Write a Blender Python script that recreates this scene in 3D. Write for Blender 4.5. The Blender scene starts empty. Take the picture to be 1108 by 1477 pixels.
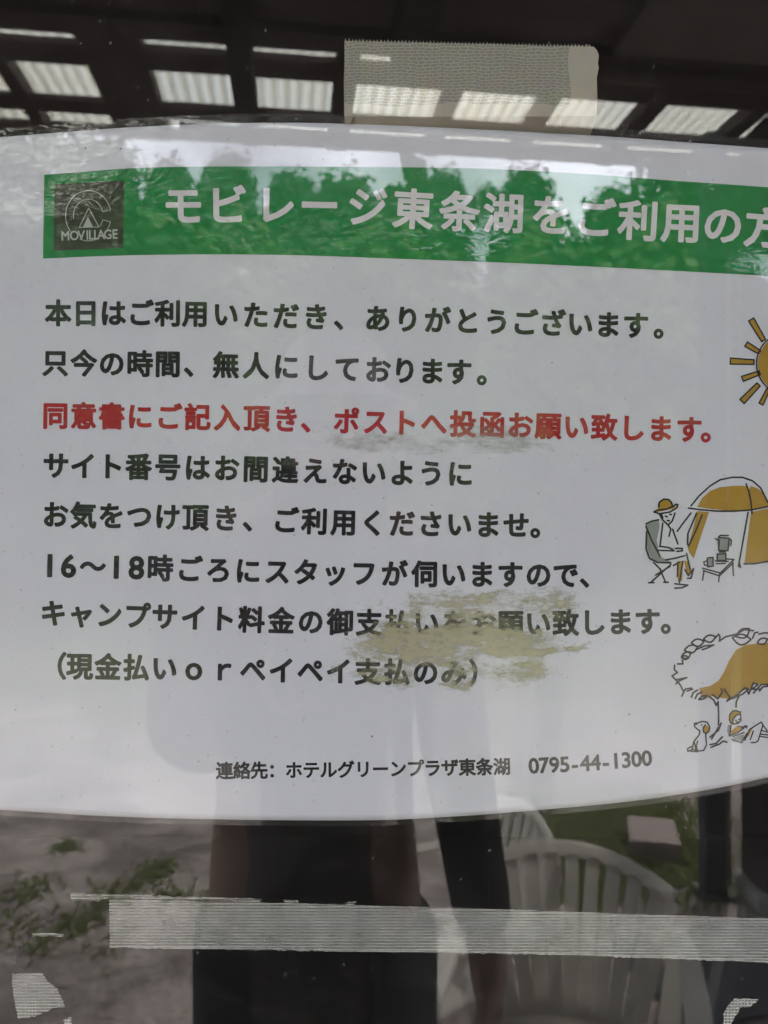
import bpy, bmesh, math, random
from mathutils import Vector, Matrix, noise as mnoise
random.seed(7)
S = bpy.context.scene
COL = S.collection
PI = math.pi

# ------------------------------------------------------------------ camera, sky, sun, exposure
F = 1112.0            # focal length in photo pixels (photo is 1108 x 1477)
CD = 0.240            # camera to the outer face of the glass
CZ = 1.90             # camera height above the yard (the window stands over a low deck)
DK = 0.50             # deck height
cam = bpy.data.cameras.new('camera')
cam.sensor_fit = 'VERTICAL'; cam.sensor_height = 36; cam.sensor_width = 27
cam.lens = 36 * F / 1477
cam.clip_start = 0.01; cam.clip_end = 500
cam.dof.use_dof = True; cam.dof.focus_distance = 0.2445; cam.dof.aperture_fstop = 20
co = bpy.data.objects.new('camera', cam); COL.objects.link(co)
co.location = (0, -CD, CZ); co.rotation_euler = (PI / 2, 0, 0)
S.camera = co

SUN_EL, SUN_AZ = math.radians(50), math.radians(150)     # azimuth from +Y towards +X: the sun stands over the trees, the window is in shade
w = bpy.data.worlds.new('World'); S.world = w; w.use_nodes = True
nt = w.node_tree; nt.nodes.clear()
out = nt.nodes.new('ShaderNodeOutputWorld'); bg = nt.nodes.new('ShaderNodeBackground')
sky = nt.nodes.new('ShaderNodeTexSky'); sky.sky_type = 'NISHITA'; sky.sun_disc = False
sky.sun_elevation = SUN_EL; sky.sun_rotation = SUN_AZ; sky.air_density = 1.0; sky.dust_density = 3.0
tc = nt.nodes.new('ShaderNodeTexCoord'); nz = nt.nodes.new('ShaderNodeTexNoise')
nz.inputs['Scale'].default_value = 2.2; nz.inputs['Detail'].default_value = 5
mr = nt.nodes.new('ShaderNodeMapRange'); mr.inputs[1].default_value = .36; mr.inputs[2].default_value = .6
mx = nt.nodes.new('ShaderNodeMixRGB'); mx.inputs[2].default_value = (29, 30.2, 33.5, 1)
nt.links.new(tc.outputs['Generated'], nz.inputs['Vector']); nt.links.new(nz.outputs['Fac'], mr.inputs[0])
nt.links.new(mr.outputs[0], mx.inputs[0]); nt.links.new(sky.outputs[0], mx.inputs[1])
nt.links.new(mx.outputs[0], bg.inputs[0]); nt.links.new(bg.outputs[0], out.inputs[0])
bg.inputs['Strength'].default_value = 0.11
sl = bpy.data.lights.new('sun', 'SUN'); sl.energy = 4.6; sl.angle = math.radians(.5); sl.color = (1, .95, .88)
so = bpy.data.objects.new('sun', sl); COL.objects.link(so)
sd = Vector((math.sin(SUN_AZ) * math.cos(SUN_EL), math.cos(SUN_AZ) * math.cos(SUN_EL), math.sin(SUN_EL)))
so.rotation_euler = sd.to_track_quat('Z', 'Y').to_euler(); so.location = (0, 0, 20)
S.view_settings.view_transform = 'Standard'; S.view_settings.look = 'None'
S.view_settings.gamma = 1; S.view_settings.use_curve_mapping = False
S.view_settings.exposure = 1.78
S.cycles.max_bounces = 10; S.cycles.transparent_max_bounces = 24; S.cycles.diffuse_bounces = 4
S.cycles.glossy_bounces = 5; S.cycles.transmission_bounces = 6
S.cycles.caustics_reflective = False; S.cycles.caustics_refractive = False
S.cycles.sample_clamp_indirect = 8

# ------------------------------------------------------------------ coordinates
def W(px, py, Y):
    """photo pixel on the plane y = Y at and behind the glass"""
    k = (Y + CD) / F
    return Vector(((px - 554) * k, Y, CZ - (py - 738.5) * k))
def R(px, py, D):
    """where a thing mirrored in the glass really stands: D is camera-glass-thing path length"""
    k = D / F
    return Vector(((px - 554) * k, -(D - CD), CZ - (py - 738.5) * k))

DEPTH = [(300,1180,1),(520,1185,.5),(700,1180,1.5),(900,1165,9),(1108,1130,30),(1300,1090,55),(0,1170,9),(-100,1165,14),(150,1175,4),
 (0,200,8),(-100,205,11),(320,180,2),(500,180,1),(700,190,3),(900,205,7),(1108,220,12),(1300,235,17),
 (0,700,4),(-100,700,7),(300,700,1.5),(520,520,.6),(650,600,.5),(660,920,.4),(900,700,4),(1108,700,11),(1300,700,20),
 (300,400,2),(600,350,1.5),(900,420,5),(300,950,1.5),(900,950,5),(1108,930,17),(1108,420,11),(0,450,5),(0,950,5)]
def depth(px, py):
    sw = sv = 0
    for x, y, d in DEPTH:
        g = math.exp(-((px - x) ** 2 + (py - y) ** 2) / (2 * 150 ** 2)) + 1e-9
        sw += g; sv += g * d
    return .0036 + sv / sw / 1000
def PG(px, py, lift=0.0):
    """point on the bulging sheet under photo pixel, lift metres towards the glass"""
    return W(px, py, depth(px, py) - lift)

# ------------------------------------------------------------------ materials
def mat(name):
    m = bpy.data.materials.new(name); m.use_nodes = True
    n = m.node_tree; n.nodes.clear()
    o = n.nodes.new('ShaderNodeOutputMaterial')
    return m, n, o
def N(n, t, **kw):
    x = n.nodes.new(t)
    for k, v in kw.items():
        if k.startswith('i_'):
            x.inputs[k[2:].replace('_', ' ')].default_value = v
        elif k[0] == 'n' and k[1:].isdigit(): x.inputs[int(k[1:])].default_value = v
        else: setattr(x, k, v)
    return x
def L(n, a, b): n.links.new(a, b)
def rgba(c): return (c[0], c[1], c[2], 1)

def simple(name, c, rough=.6, var=.15, scale=30, bump=0.0, c2=None, metallic=0, spec=.5):
    """a base colour broken up by noise at two scales"""
    m, n, o = mat(name)
    p = N(n, 'ShaderNodeBsdfPrincipled', i_Roughness=rough, i_Metallic=metallic)
    p.inputs['Specular IOR Level'].default_value = spec
    t = N(n, 'ShaderNodeTexCoord'); z = N(n, 'ShaderNodeTexNoise', i_Scale=scale, i_Detail=6, i_Roughness=.6)
    L(n, t.outputs['Object'], z.inputs['Vector'])
    r = N(n, 'ShaderNodeMapRange', n1=.3, n2=.7); L(n, z.outputs['Fac'], r.inputs[0])
    k = N(n, 'ShaderNodeMixRGB'); L(n, r.outputs[0], k.inputs[0])
    d = c2 if c2 else tuple(x * (1 - var) for x in c)
    k.inputs[1].default_value = rgba(c); k.inputs[2].default_value = rgba(d)
    L(n, k.outputs[0], p.inputs['Base Color'])
    if bump:
        b = N(n, 'ShaderNodeBump', i_Strength=bump, i_Distance=.01); L(n, z.outputs['Fac'], b.inputs['Height'])
        L(n, b.outputs[0], p.inputs['Normal'])
    L(n, p.outputs[0], o.inputs[0])
    return m

def schlick(n, r0, normal=None):
    """reflectance of a clear surface, the same from either side"""
    g = N(n, 'ShaderNodeNewGeometry')
    d = N(n, 'ShaderNodeVectorMath', operation='DOT_PRODUCT')
    L(n, g.outputs['Normal'] if normal is None else normal, d.inputs[0]); L(n, g.outputs['Incoming'], d.inputs[1])
    a = N(n, 'ShaderNodeMath', operation='ABSOLUTE'); L(n, d.outputs['Value'], a.inputs[0])
    s = N(n, 'ShaderNodeMath', operation='SUBTRACT', n0=1.0); L(n, a.outputs[0], s.inputs[1])
    p = N(n, 'ShaderNodeMath', operation='POWER', n1=5.0); L(n, s.outputs[0], p.inputs[0])
    q = N(n, 'ShaderNodeMath', operation='MULTIPLY_ADD', n1=1 - r0, n2=r0); L(n, p.outputs[0], q.inputs[0])
    return q.outputs[0]

# window glass: reflection on both faces, with dust and dried drops on it
def glass_material(name, r0, dusty):
    m, n, o = mat(name)
    tr = N(n, 'ShaderNodeBsdfTransparent'); tr.inputs[0].default_value = (.95, .955, .96, 1)
    gl = N(n, 'ShaderNodeBsdfGlossy', i_Roughness=.004)
    m1 = N(n, 'ShaderNodeMixShader'); L(n, schlick(n, r0), m1.inputs[0]); L(n, tr.outputs[0], m1.inputs[1]); L(n, gl.outputs[0], m1.inputs[2])
    if not dusty:
        L(n, m1.outputs[0], o.inputs[0]); return m
    t = N(n, 'ShaderNodeTexCoord')
    v = N(n, 'ShaderNodeTexVoronoi', i_Scale=330.0); L(n, t.outputs['Object'], v.inputs['Vector'])
    lt = N(n, 'ShaderNodeMapRange', n1=.17, n2=.05, n3=0.0, n4=1.0); L(n, v.outputs['Distance'], lt.inputs[0])
    sel = N(n, 'ShaderNodeSeparateColor'); L(n, v.outputs['Color'], sel.inputs[0])
    gt = N(n, 'ShaderNodeMath', operation='GREATER_THAN', n1=.70); L(n, sel.outputs[0], gt.inputs[0])
    mu = N(n, 'ShaderNodeMath', operation='MULTIPLY'); L(n, lt.outputs[0], mu.inputs[0]); L(n, gt.outputs[0], mu.inputs[1])
    z = N(n, 'ShaderNodeTexNoise', i_Scale=14.0, i_Detail=5); L(n, t.outputs['Object'], z.inputs['Vector'])
    zr = N(n, 'ShaderNodeMapRange', n1=.4, n2=.75, n3=.25, n4=1.0); L(n, z.outputs['Fac'], zr.inputs[0])
    m2 = N(n, 'ShaderNodeMath', operation='MULTIPLY'); L(n, mu.outputs[0], m2.inputs[0]); L(n, zr.outputs[0], m2.inputs[1])
    # thin film of dirt in large soft smears
    z2 = N(n, 'ShaderNodeTexNoise', i_Scale=26.0, i_Detail=8, i_Roughness=.7, i_Distortion=.8); L(n, t.outputs['Object'], z2.inputs['Vector'])
    z3 = N(n, 'ShaderNodeMapRange', n1=.45, n2=.8, n3=.009, n4=.034); L(n, z2.outputs['Fac'], z3.inputs[0])
    # dried drops: thin rings
    v2 = N(n, 'ShaderNodeTexVoronoi', i_Scale=75.0); L(n, t.outputs['Object'], v2.inputs['Vector'])
    ring = N(n, 'ShaderNodeMath', operation='COMPARE', n1=.2, n2=.025); L(n, v2.outputs['Distance'], ring.inputs[0])
    s2 = N(n, 'ShaderNodeSeparateColor'); L(n, v2.outputs['Color'], s2.inputs[0])
    g2 = N(n, 'ShaderNodeMath', operation='GREATER_THAN', n1=.93); L(n, s2.outputs[1], g2.inputs[0])
    rm = N(n, 'ShaderNodeMath', operation='MULTIPLY'); L(n, ring.outputs[0], rm.inputs[0]); L(n, g2.outputs[0], rm.inputs[1])
    rm2 = N(n, 'ShaderNodeMath', operation='MULTIPLY', n1=.0); L(n, rm.outputs[0], rm2.inputs[0])
    sp = N(n, 'ShaderNodeMath', operation='MULTIPLY_ADD', n1=.30); L(n, m2.outputs[0], sp.inputs[0]); L(n, z3.outputs[0], sp.inputs[2])
    tot = N(n, 'ShaderNodeMath', operation='ADD', use_clamp=True); L(n, sp.outputs[0], tot.inputs[0]); L(n, rm2.outputs[0], tot.inputs[1])
    df = N(n, 'ShaderNodeBsdfDiffuse'); df.inputs[0].default_value = (.55, .54, .52, 1)
    mm = N(n, 'ShaderNodeMixShader'); L(n, tot.outputs[0], mm.inputs[0]); L(n, m1.outputs[0], mm.inputs[1]); L(n, df.outputs[0], mm.inputs[2])
    L(n, mm.outputs[0], o.inputs[0])
    return m
GLASS_OUT = glass_material('glass_outer_face', .042, True)
GLASS_IN = glass_material('glass_inner_face', .040, False)

# laminating film: glossy, wavy, with fine ripples where the attribute 'ripple' says so
def film_material():
    m, n, o = mat('laminating_film')
    t = N(n, 'ShaderNodeTexCoord'); at = N(n, 'ShaderNodeAttribute', attribute_name='ripple')
    z = N(n, 'ShaderNodeTexNoise', i_Scale=260.0, i_Detail=2, i_Distortion=1.0)
    mp = N(n, 'ShaderNodeMapping'); mp.inputs['Scale'].default_value = (.6, 1, 1.25)
    L(n, t.outputs['Object'], mp.inputs[0]); L(n, mp.outputs[0], z.inputs['Vector'])
    h1 = N(n, 'ShaderNodeMath', operation='MULTIPLY'); L(n, z.outputs['Fac'], h1.inputs[0]); L(n, at.outputs['Fac'], h1.inputs[1])
    z2 = N(n, 'ShaderNodeTexNoise', i_Scale=16.0, i_Detail=1); L(n, t.outputs['Object'], z2.inputs['Vector'])
    h2 = N(n, 'ShaderNodeMath', operation='MULTIPLY_ADD', n1=.09); L(n, z2.outputs['Fac'], h2.inputs[0]); L(n, h1.outputs[0], h2.inputs[2])
    b = N(n, 'ShaderNodeBump', i_Strength=1.0, i_Distance=.0036); L(n, h2.outputs[0], b.inputs['Height'])
    tr = N(n, 'ShaderNodeBsdfTransparent'); gl = N(n, 'ShaderNodeBsdfGlossy', i_Roughness=.02); L(n, b.outputs[0], gl.inputs['Normal'])
    m1 = N(n, 'ShaderNodeMixShader'); L(n, schlick(n, .05), m1.inputs[0]); L(n, tr.outputs[0], m1.inputs[1]); L(n, gl.outputs[0], m1.inputs[2])
    # dark specks caught under the film
    v = N(n, 'ShaderNodeTexVoronoi', i_Scale=260.0); L(n, t.outputs['Object'], v.inputs['Vector'])
    lt = N(n, 'ShaderNodeMath', operation='LESS_THAN', n1=.09); L(n, v.outputs['Distance'], lt.inputs[0])
    se = N(n, 'ShaderNodeSeparateColor'); L(n, v.outputs['Color'], se.inputs[0])
    z4 = N(n, 'ShaderNodeTexNoise', i_Scale=18.0); L(n, t.outputs['Object'], z4.inputs['Vector'])
    ad = N(n, 'ShaderNodeMath', operation='MULTIPLY_ADD', n1=.5); L(n, z4.outputs['Fac'], ad.inputs[0]); L(n, se.outputs[0], ad.inputs[2])
    gt = N(n, 'ShaderNodeMath', operation='GREATER_THAN', n1=1.22); L(n, ad.outputs[0], gt.inputs[0])
    mu = N(n, 'ShaderNodeMath', operation='MULTIPLY'); L(n, lt.outputs[0], mu.inputs[0]); L(n, gt.outputs[0], mu.inputs[1])
    m3 = N(n, 'ShaderNodeMath', operation='MULTIPLY', n1=.55); L(n, mu.outputs[0], m3.inputs[0])
    dk = N(n, 'ShaderNodeBsdfDiffuse'); dk.inputs[0].default_value = (.07, .06, .05, 1)
    hz = N(n, 'ShaderNodeBsdfDiffuse'); hz.inputs[0].default_value = (.7, .7, .68, 1)
    m0 = N(n, 'ShaderNodeMixShader', n0=.018); L(n, m1.outputs[0], m0.inputs[1]); L(n, hz.outputs[0], m0.inputs[2])
    m2 = N(n, 'ShaderNodeMixShader'); L(n, m3.outputs[0], m2.inputs[0]); L(n, m0.outputs[0], m2.inputs[1]); L(n, dk.outputs[0], m2.inputs[2])
    L(n, m2.outputs[0], o.inputs[0]); return m
FILM = film_material()

def paper_material():
    m, n, o = mat('paper')
    t = N(n, 'ShaderNodeTexCoord')
    z = N(n, 'ShaderNodeTexNoise', i_Scale=1500.0, i_Detail=3); L(n, t.outputs['Object'], z.inputs['Vector'])
    z2 = N(n, 'ShaderNodeTexNoise', i_Scale=22.0, i_Detail=6); L(n, t.outputs['Object'], z2.inputs['Vector'])
    a = N(n, 'ShaderNodeMixRGB', n1=(.80, .80, .835, 1), n2=(.715, .71, .755, 1)); L(n, z2.outputs['Fac'], a.inputs[0])
    c = N(n, 'ShaderNodeMixRGB', blend_type='MULTIPLY', n0=.16); L(n, a.outputs[0], c.inputs[1])
    L(n, z.outputs['Color'], c.inputs[2])
    d = N(n, 'ShaderNodeBsdfDiffuse'); L(n, c.outputs[0], d.inputs[0]); L(n, d.outputs[0], o.inputs[0]); return m
PAPER = paper_material()

def ink(name, c, wear=.12):
    m, n, o = mat(name)
    t = N(n, 'ShaderNodeTexCoord'); z = N(n, 'ShaderNodeTexNoise', i_Scale=420.0, i_Detail=6, i_Roughness=.7); L(n, t.outputs['Object'], z.inputs['Vector'])
    r = N(n, 'ShaderNodeMapRange', n1=.55, n2=.8, n3=0.0, n4=wear); L(n, z.outputs['Fac'], r.inputs[0])
    k = N(n, 'ShaderNodeMixRGB', n1=rgba(c), n2=(.7, .7, .7, 1)); L(n, r.outputs[0], k.inputs[0])
    d = N(n, 'ShaderNodeBsdfDiffuse'); L(n, k.outputs[0], d.inputs[0]); L(n, d.outputs[0], o.inputs[0]); return m
BLACK = ink('black_ink', (.008, .008, .009)); RED = ink('red_ink', (.42, .012, .018))
GREEN = ink('green_ink', (.003, .22, .043), .05); WHITE = ink('unprinted_white', (.74, .71, .71), 0)
BADGE = ink('dark_olive_ink', (.035, .045, .022), .1); MUSTARD = ink('mustard_ink', (.42, .24, .014), .06)
GREY = ink('grey_ink', (.26, .28, .27), .06); LINE = ink('drawing_ink', (.012, .012, .012))

# ------------------------------------------------------------------ object helpers
def mesh_obj(name, verts, faces, mats, parent=None, fm=None, smooth=False):
    me = bpy.data.meshes.new(name); me.from_pydata([tuple(v) for v in verts], [], faces)
    for m in (mats if isinstance(mats, (list, tuple)) else [mats]): me.materials.append(m)
    if fm:
        for p, k in zip(me.polygons, fm): p.material_index = k
    if smooth:
        for p in me.polygons: p.use_smooth = True
    me.update()
    o = bpy.data.objects.new(name, me); COL.objects.link(o)
    if parent: o.parent = parent
    return o
def bm_obj(name, bm, m, parent=None, smooth=False):
    me = bpy.data.meshes.new(name); bm.to_mesh(me); bm.free()
    me.materials.append(m)
    if smooth:
        for p in me.polygons: p.use_smooth = True
    o = bpy.data.objects.new(name, me); COL.objects.link(o)
    if parent: o.parent = parent
    return o
def tag(o, label=None, cat=None, group=None, kind=None):
    if label: o['label'] = label
    if cat: o['category'] = cat
    if group: o['group'] = group
    if kind: o['kind'] = kind
    return o
def empty(name, loc=(0, 0, 0), rz=0):
    o = bpy.data.objects.new(name, None); COL.objects.link(o); o.location = loc; o.rotation_euler[2] = rz
    o.empty_display_size = .05
    return o
def copy_thing(o, label, loc, rz=0, scale=1):
    c = o.copy(); COL.objects.link(c); c.location = loc; c.rotation_euler[2] = rz; c.scale = (scale,) * 3; c['label'] = label
    for ch in list(o.children):
        d = ch.copy(); COL.objects.link(d); d.parent = c
        for g in list(ch.children):
            e = g.copy(); COL.objects.link(e); e.parent = d
    return c
def add_box(bm, c, s, mtx=None, bevel=0):
    r = bmesh.ops.create_cube(bm, size=1)
    vs = r['verts']
    for v in vs:
        p = Vector((v.co.x * s[0], v.co.y * s[1], v.co.z * s[2])) + Vector(c)
        v.co = mtx @ p if mtx else p
    if bevel:
        es = list({e for v in vs for e in v.link_edges})
        bmesh.ops.bevel(bm, geom=es, offset=bevel, segments=2, affect='EDGES', clamp_overlap=True)
def add_sweep(bm, pts, w, t, up=Vector((0, 0, 1)), closed_ends=True):
    """a strip of width w (across) and thickness t along a path"""
    pts = [Vector(p) for p in pts]; rings = []
    for i, p in enumerate(pts):
        d = (pts[min(i + 1, len(pts) - 1)] - pts[max(i - 1, 0)]).normalized()
        s = d.cross(up)
        s = s.normalized() if s.length > 1e-6 else Vector((1, 0, 0))
        u = s.cross(d).normalized()
        ww = w[i] if isinstance(w, (list, tuple)) else w
        rings.append([bm.verts.new(p + s * a * ww / 2 + u * b * t / 2) for a, b in
                      ((-1, -.6), (-.8, -1), (.8, -1), (1, -.6), (1, .6), (.8, 1), (-.8, 1), (-1, .6))])
    for a, b in zip(rings, rings[1:]):
        for k in range(8):
            bm.faces.new((a[k], a[(k + 1) % 8], b[(k + 1) % 8], b[k]))
    bm.faces.new(rings[0][::-1]); bm.faces.new(rings[-1])

# ------------------------------------------------------------------ the setting (all of it stands in front of the window, seen as its reflection)
GRAVEL = simple('gravel', (.30, .265, .235), .95, scale=9, bump=.6, c2=(.20, .172, .15))
def ground_material():
    m, n, o = mat('gravel_ground')
    p = N(n, 'ShaderNodeBsdfPrincipled', i_Roughness=.95); p.inputs['Specular IOR Level'].default_value = .2
    t = N(n, 'ShaderNodeTexCoord')
    z1 = N(n, 'ShaderNodeTexNoise', i_Scale=1.6, i_Detail=8, i_Roughness=.62); L(n, t.outputs['Object'], z1.inputs['Vector'])
    z2 = N(n, 'ShaderNodeTexVoronoi', i_Scale=42.0); L(n, t.outputs['Object'], z2.inputs['Vector'])
    r1 = N(n, 'ShaderNodeMapRange', n1=.42, n2=.58); L(n, z1.outputs['Fac'], r1.inputs[0])
    a = N(n, 'ShaderNodeMixRGB', n1=(.46, .385, .335, 1), n2=(.22, .175, .15, 1)); L(n, r1.outputs[0], a.inputs[0])
    b = N(n, 'ShaderNodeMixRGB', blend_type='MULTIPLY', n0=.45); L(n, a.outputs[0], b.inputs[1]); bw = N(n, 'ShaderNodeRGBToBW'); L(n, z2.outputs['Color'], bw.inputs[0]); L(n, bw.outputs[0], b.inputs[2])
    hs = N(n, 'ShaderNodeHueSaturation', i_Saturation=.8, i_Value=.82); L(n, b.outputs[0], hs.inputs['Color'])
    sp = N(n, 'ShaderNodeSeparateXYZ'); L(n, t.outputs['Object'], sp.inputs[0])
    z3 = N(n, 'ShaderNodeTexNoise', i_Scale=.9, i_Detail=6, i_Roughness=.7); L(n, t.outputs['Object'], z3.inputs['Vector'])
    ya = N(n, 'ShaderNodeMath', operation='MULTIPLY_ADD', n1=-7.0); L(n, z3.outputs['Fac'], ya.inputs[0]); L(n, sp.outputs['Y'], ya.inputs[2])
    yr = N(n, 'ShaderNodeMapRange', n1=-8.0, n2=-11.5); L(n, ya.outputs[0], yr.inputs[0])
    z4 = N(n, 'ShaderNodeTexNoise', i_Scale=14.0, i_Detail=5); L(n, t.outputs['Object'], z4.inputs['Vector'])
    gr = N(n, 'ShaderNodeMixRGB', n1=(.035, .045, .016, 1), n2=(.075, .082, .034, 1)); L(n, z4.outputs['Fac'], gr.inputs[0])
    gm = N(n, 'ShaderNodeMixRGB'); L(n, yr.outputs[0], gm.inputs[0]); L(n, hs.outputs[0], gm.inputs[1]); L(n, gr.outputs[0], gm.inputs[2])
    L(n, gm.outputs[0], p.inputs['Base Color'])
    bp = N(n, 'ShaderNodeBump', i_Strength=.7, i_Distance=.02); L(n, z2.outputs['Distance'], bp.inputs['Height']); L(n, bp.outputs[0], p.inputs['Normal'])
    L(n, p.outputs[0], o.inputs[0]); return m
g = mesh_obj('ground', [(-150, 30, 0), (-150, -200, 0), (150, -200, 0), (150, 30, 0)], [(0, 1, 2, 3)], ground_material()); tag(g, kind='structure')
LAWN = simple('lawn_grass', (.055, .062, .024), .9, scale=1.2, bump=.4, c2=(.032, .042, .015))
lv, lf = [], []
nn = 48
for i in range(nn + 1):
    x = -70 + 140 * i / nn
    lv += [(x, -16.5 + 1.4 * math.sin(x * .35) + .7 * math.sin(x * 1.3 + 1), .004), (x, -150, .004)]
for i in range(nn): lf.append((2 * i, 2 * i + 1, 2 * i + 3, 2 * i + 2))
lw = mesh_obj('lawn', lv, lf, LAWN); tag(lw, kind='structure')

# the dark room behind the glass
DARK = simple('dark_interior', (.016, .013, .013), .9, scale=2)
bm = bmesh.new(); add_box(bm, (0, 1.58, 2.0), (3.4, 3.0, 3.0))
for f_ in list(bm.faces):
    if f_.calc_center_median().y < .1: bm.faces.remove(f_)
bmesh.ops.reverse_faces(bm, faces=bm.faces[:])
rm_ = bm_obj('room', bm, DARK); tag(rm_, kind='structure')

# wall with the window in it
WALL = simple('cream_siding', (.60, .57, .50), .8, scale=12)
GX, GZ0, GZ1 = .62, 1.28, 2.52
bt = empty('building', (0, 0, 0)); tag(bt, 'cream sided building wall around the window that holds the notice', 'building')
bm = bmesh.new()
add_box(bm, (-(GX + 3.55) / 2 - .02, .04, 1.91), (3.55 - GX - .04, .08, 3.82)); add_box(bm, ((GX + 3.55) / 2 + .02, .04, 1.91), (3.55 - GX - .04, .08, 3.82))
add_box(bm, (0, .04, GZ0 / 2 - .02), (2 * GX + .074, .078, GZ0 - .04)); add_box(bm, (0, .04, (GZ1 + .04 + 3.82) / 2), (2 * GX + .074, .078, 3.82 - GZ1 - .04))
bm_obj('wall', bm, WALL, bt)
bm = bmesh.new(); add_box(bm, (0, 1.6, 3.92), (7.4, 4.0, .16)); bm_obj('roof', bm, WALL, bt)
bm = bmesh.new()
for sx in (-1, 1): add_box(bm, (sx * 3.5, 1.65, 1.91), (.08, 3.1, 3.8))
add_box(bm, (0, 3.24, 1.91), (7.06, .08, 3.8)); bm_obj('outer_shell', bm, WALL, bt)
wt = empty('window', (0, 0, 0)); tag(wt, 'fixed clear window pane with dust and dried drops, reflecting the yard', 'window')
ALU = simple('bronze_aluminium', (.06, .05, .045), .4, metallic=.6)
bm = bmesh.new()
for sx in (-1, 1): add_box(bm, (sx * (GX + .0135), .025, (GZ0 + GZ1) / 2), (.034, .06, GZ1 - GZ0 + .07), bevel=.003)
for zz in (GZ0 - .016, GZ1 + .016): add_box(bm, (0, .025, zz), (2 * GX - .009, .056, .034), bevel=.003)
bm_obj('window_frame', bm, ALU, wt)
pv = [(x, y, z) for y in (0, .003) for x, z in ((-GX, GZ0), (GX, GZ0), (GX, GZ1), (-GX, GZ1))]
mesh_obj('glass_pane', pv, [(0, 1, 2, 3), (7, 6, 5, 4), (0, 4, 5, 1), (1, 5, 6, 2), (2, 6, 7, 3), (3, 7, 4, 0)], [GLASS_OUT, GLASS_IN], wt, [0, 1, 1, 1, 1, 1])

dt = empty('deck', (0, 0, 0)); tag(dt, 'low dark boarded deck under the window where the person stands', 'deck')
DECK = simple('weathered_deck_board', (.10, .075, .06), .8, scale=14, c2=(.06, .045, .038))
bm = bmesh.new()
for i in range(10): add_box(bm, (0, -.075 - i * .128, DK - .015), (5.2, .12, .03), bevel=.003)
bm_obj('deck_boards', bm, DECK, dt)
bm = bmesh.new(); add_box(bm, (0, -1.27, (DK - .03) / 2), (5.2, .04, DK - .034)); bm_obj('deck_skirt', bm, DECK, dt)

# ---- lean-to roof over the yard in front of the window
PS = math.radians(7)
RH = CZ + 1.91
def RF(u, v, z):
    """roof frame: u along the purlins, v outwards; both in the turned frame of the shelter, v as path length from the camera's mirror image"""
    x = u * math.cos(PS) - v * math.sin(PS); d = u * math.sin(PS) + v * math.cos(PS)
    return Vector((x, -(d - CD), z))
MF = Matrix(((math.cos(PS), -math.sin(PS), 0, 0), (-math.sin(PS), -math.cos(PS), 0, CD), (0, 0, 1, 0), (0, 0, 0, 1)))
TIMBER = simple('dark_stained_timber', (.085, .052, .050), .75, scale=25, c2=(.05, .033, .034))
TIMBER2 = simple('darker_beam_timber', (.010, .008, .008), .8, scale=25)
PLY = simple('grey_brown_ceiling_board', (.17, .14, .14), .85, scale=6, c2=(.13, .105, .105))
def poly_material():
    m, n, o = mat('translucent_corrugated_sheet')
    tl = N(n, 'ShaderNodeBsdfTranslucent'); tl.inputs[0].default_value = (.66, .66, .60, 1)
    tr = N(n, 'ShaderNodeBsdfTransparent'); tr.inputs[0].default_value = (.9, .95, .92, 1)
    df = N(n, 'ShaderNodeBsdfDiffuse'); df.inputs[0].default_value = (.6, .6, .56, 1)
    t = N(n, 'ShaderNodeTexCoord'); z = N(n, 'ShaderNodeTexNoise', i_Scale=.8, i_Detail=5); L(n, t.outputs['Object'], z.inputs['Vector'])
    k = N(n, 'ShaderNodeMixRGB', n1=(.86, .95, .93, 1), n2=(.97, .86, .62, 1)); L(n, z.outputs['Fac'], k.inputs[0]); 
    # darker trough stripes paint the shading of the corrugation into the colour
    at_ = N(n, 'ShaderNodeAttribute', attribute_name='trough')
    k2 = N(n, 'ShaderNodeMixRGB', blend_type='MULTIPLY', n2=(.70, .66, .58, 1)); L(n, at_.outputs['Fac'], k2.inputs[0]); L(n, k.outputs[0], k2.inputs[1]); L(n, k2.outputs[0], tl.inputs[0])
    a = N(n, 'ShaderNodeMixShader', n0=.12); L(n, tl.outputs[0], a.inputs[1]); L(n, df.outputs[0], a.inputs[2])
    b = N(n, 'ShaderNodeMixShader', n0=.10); L(n, a.outputs[0], b.inputs[1]); L(n, tr.outputs[0], b.inputs[2])
    L(n, b.outputs[0], o.inputs[0]); return m
POLY = poly_material()
rt = empty('lean_to_roof', (0, 0, 0)); tag(rt, 'dark timber lean-to roof with translucent corrugated sheets over the yard', 'roof')
U0, U1 = -2.75, 3.6
# corrugated sheet
vs, fs = [], []
n_ = int((U1 - U0) / .0075)
for i in range(n_ + 1):
    u = U0 + (U1 - U0) * i / n_
    zz = RH + .052 + .009 * math.sin(u * 2 * PI / .058)
    vs += [RF(u, 2.55, zz), RF(u, 4.05, zz)]
for i in range(n_): fs.append((2 * i, 2 * i + 1, 2 * i + 3, 2 * i + 2))
cs_ = mesh_obj('corrugated_sheet', vs, fs, POLY, rt, smooth=True)
a_ = cs_.data.attributes.new('trough', 'FLOAT', 'POINT')
for i in range(n_ + 1):
    f_ = max(0, -math.sin((U0 + (U1 - U0) * i / n_) * 2 * PI / .058)); a_.data[2 * i].value = f_; a_.data[2 * i + 1].value = f_
RAFT = [(-2.52, .08), (-2.08, .07), (-1.64, .07), (-1.205, .06), (-.72, .25), (-.192, .09), (.245, .10), (.735, .075), (1.194, .08), (1.692, .09), (2.20, .08), (2.66, .08), (3.12, .08), (3.5, .08)]
for u, wd in RAFT:
    bm = bmesh.new(); add_box(bm, (u, 3.26, RH + .005), (wd, 1.50, .07), MF); bm_obj('rafter', bm, TIMBER, rt)
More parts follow.
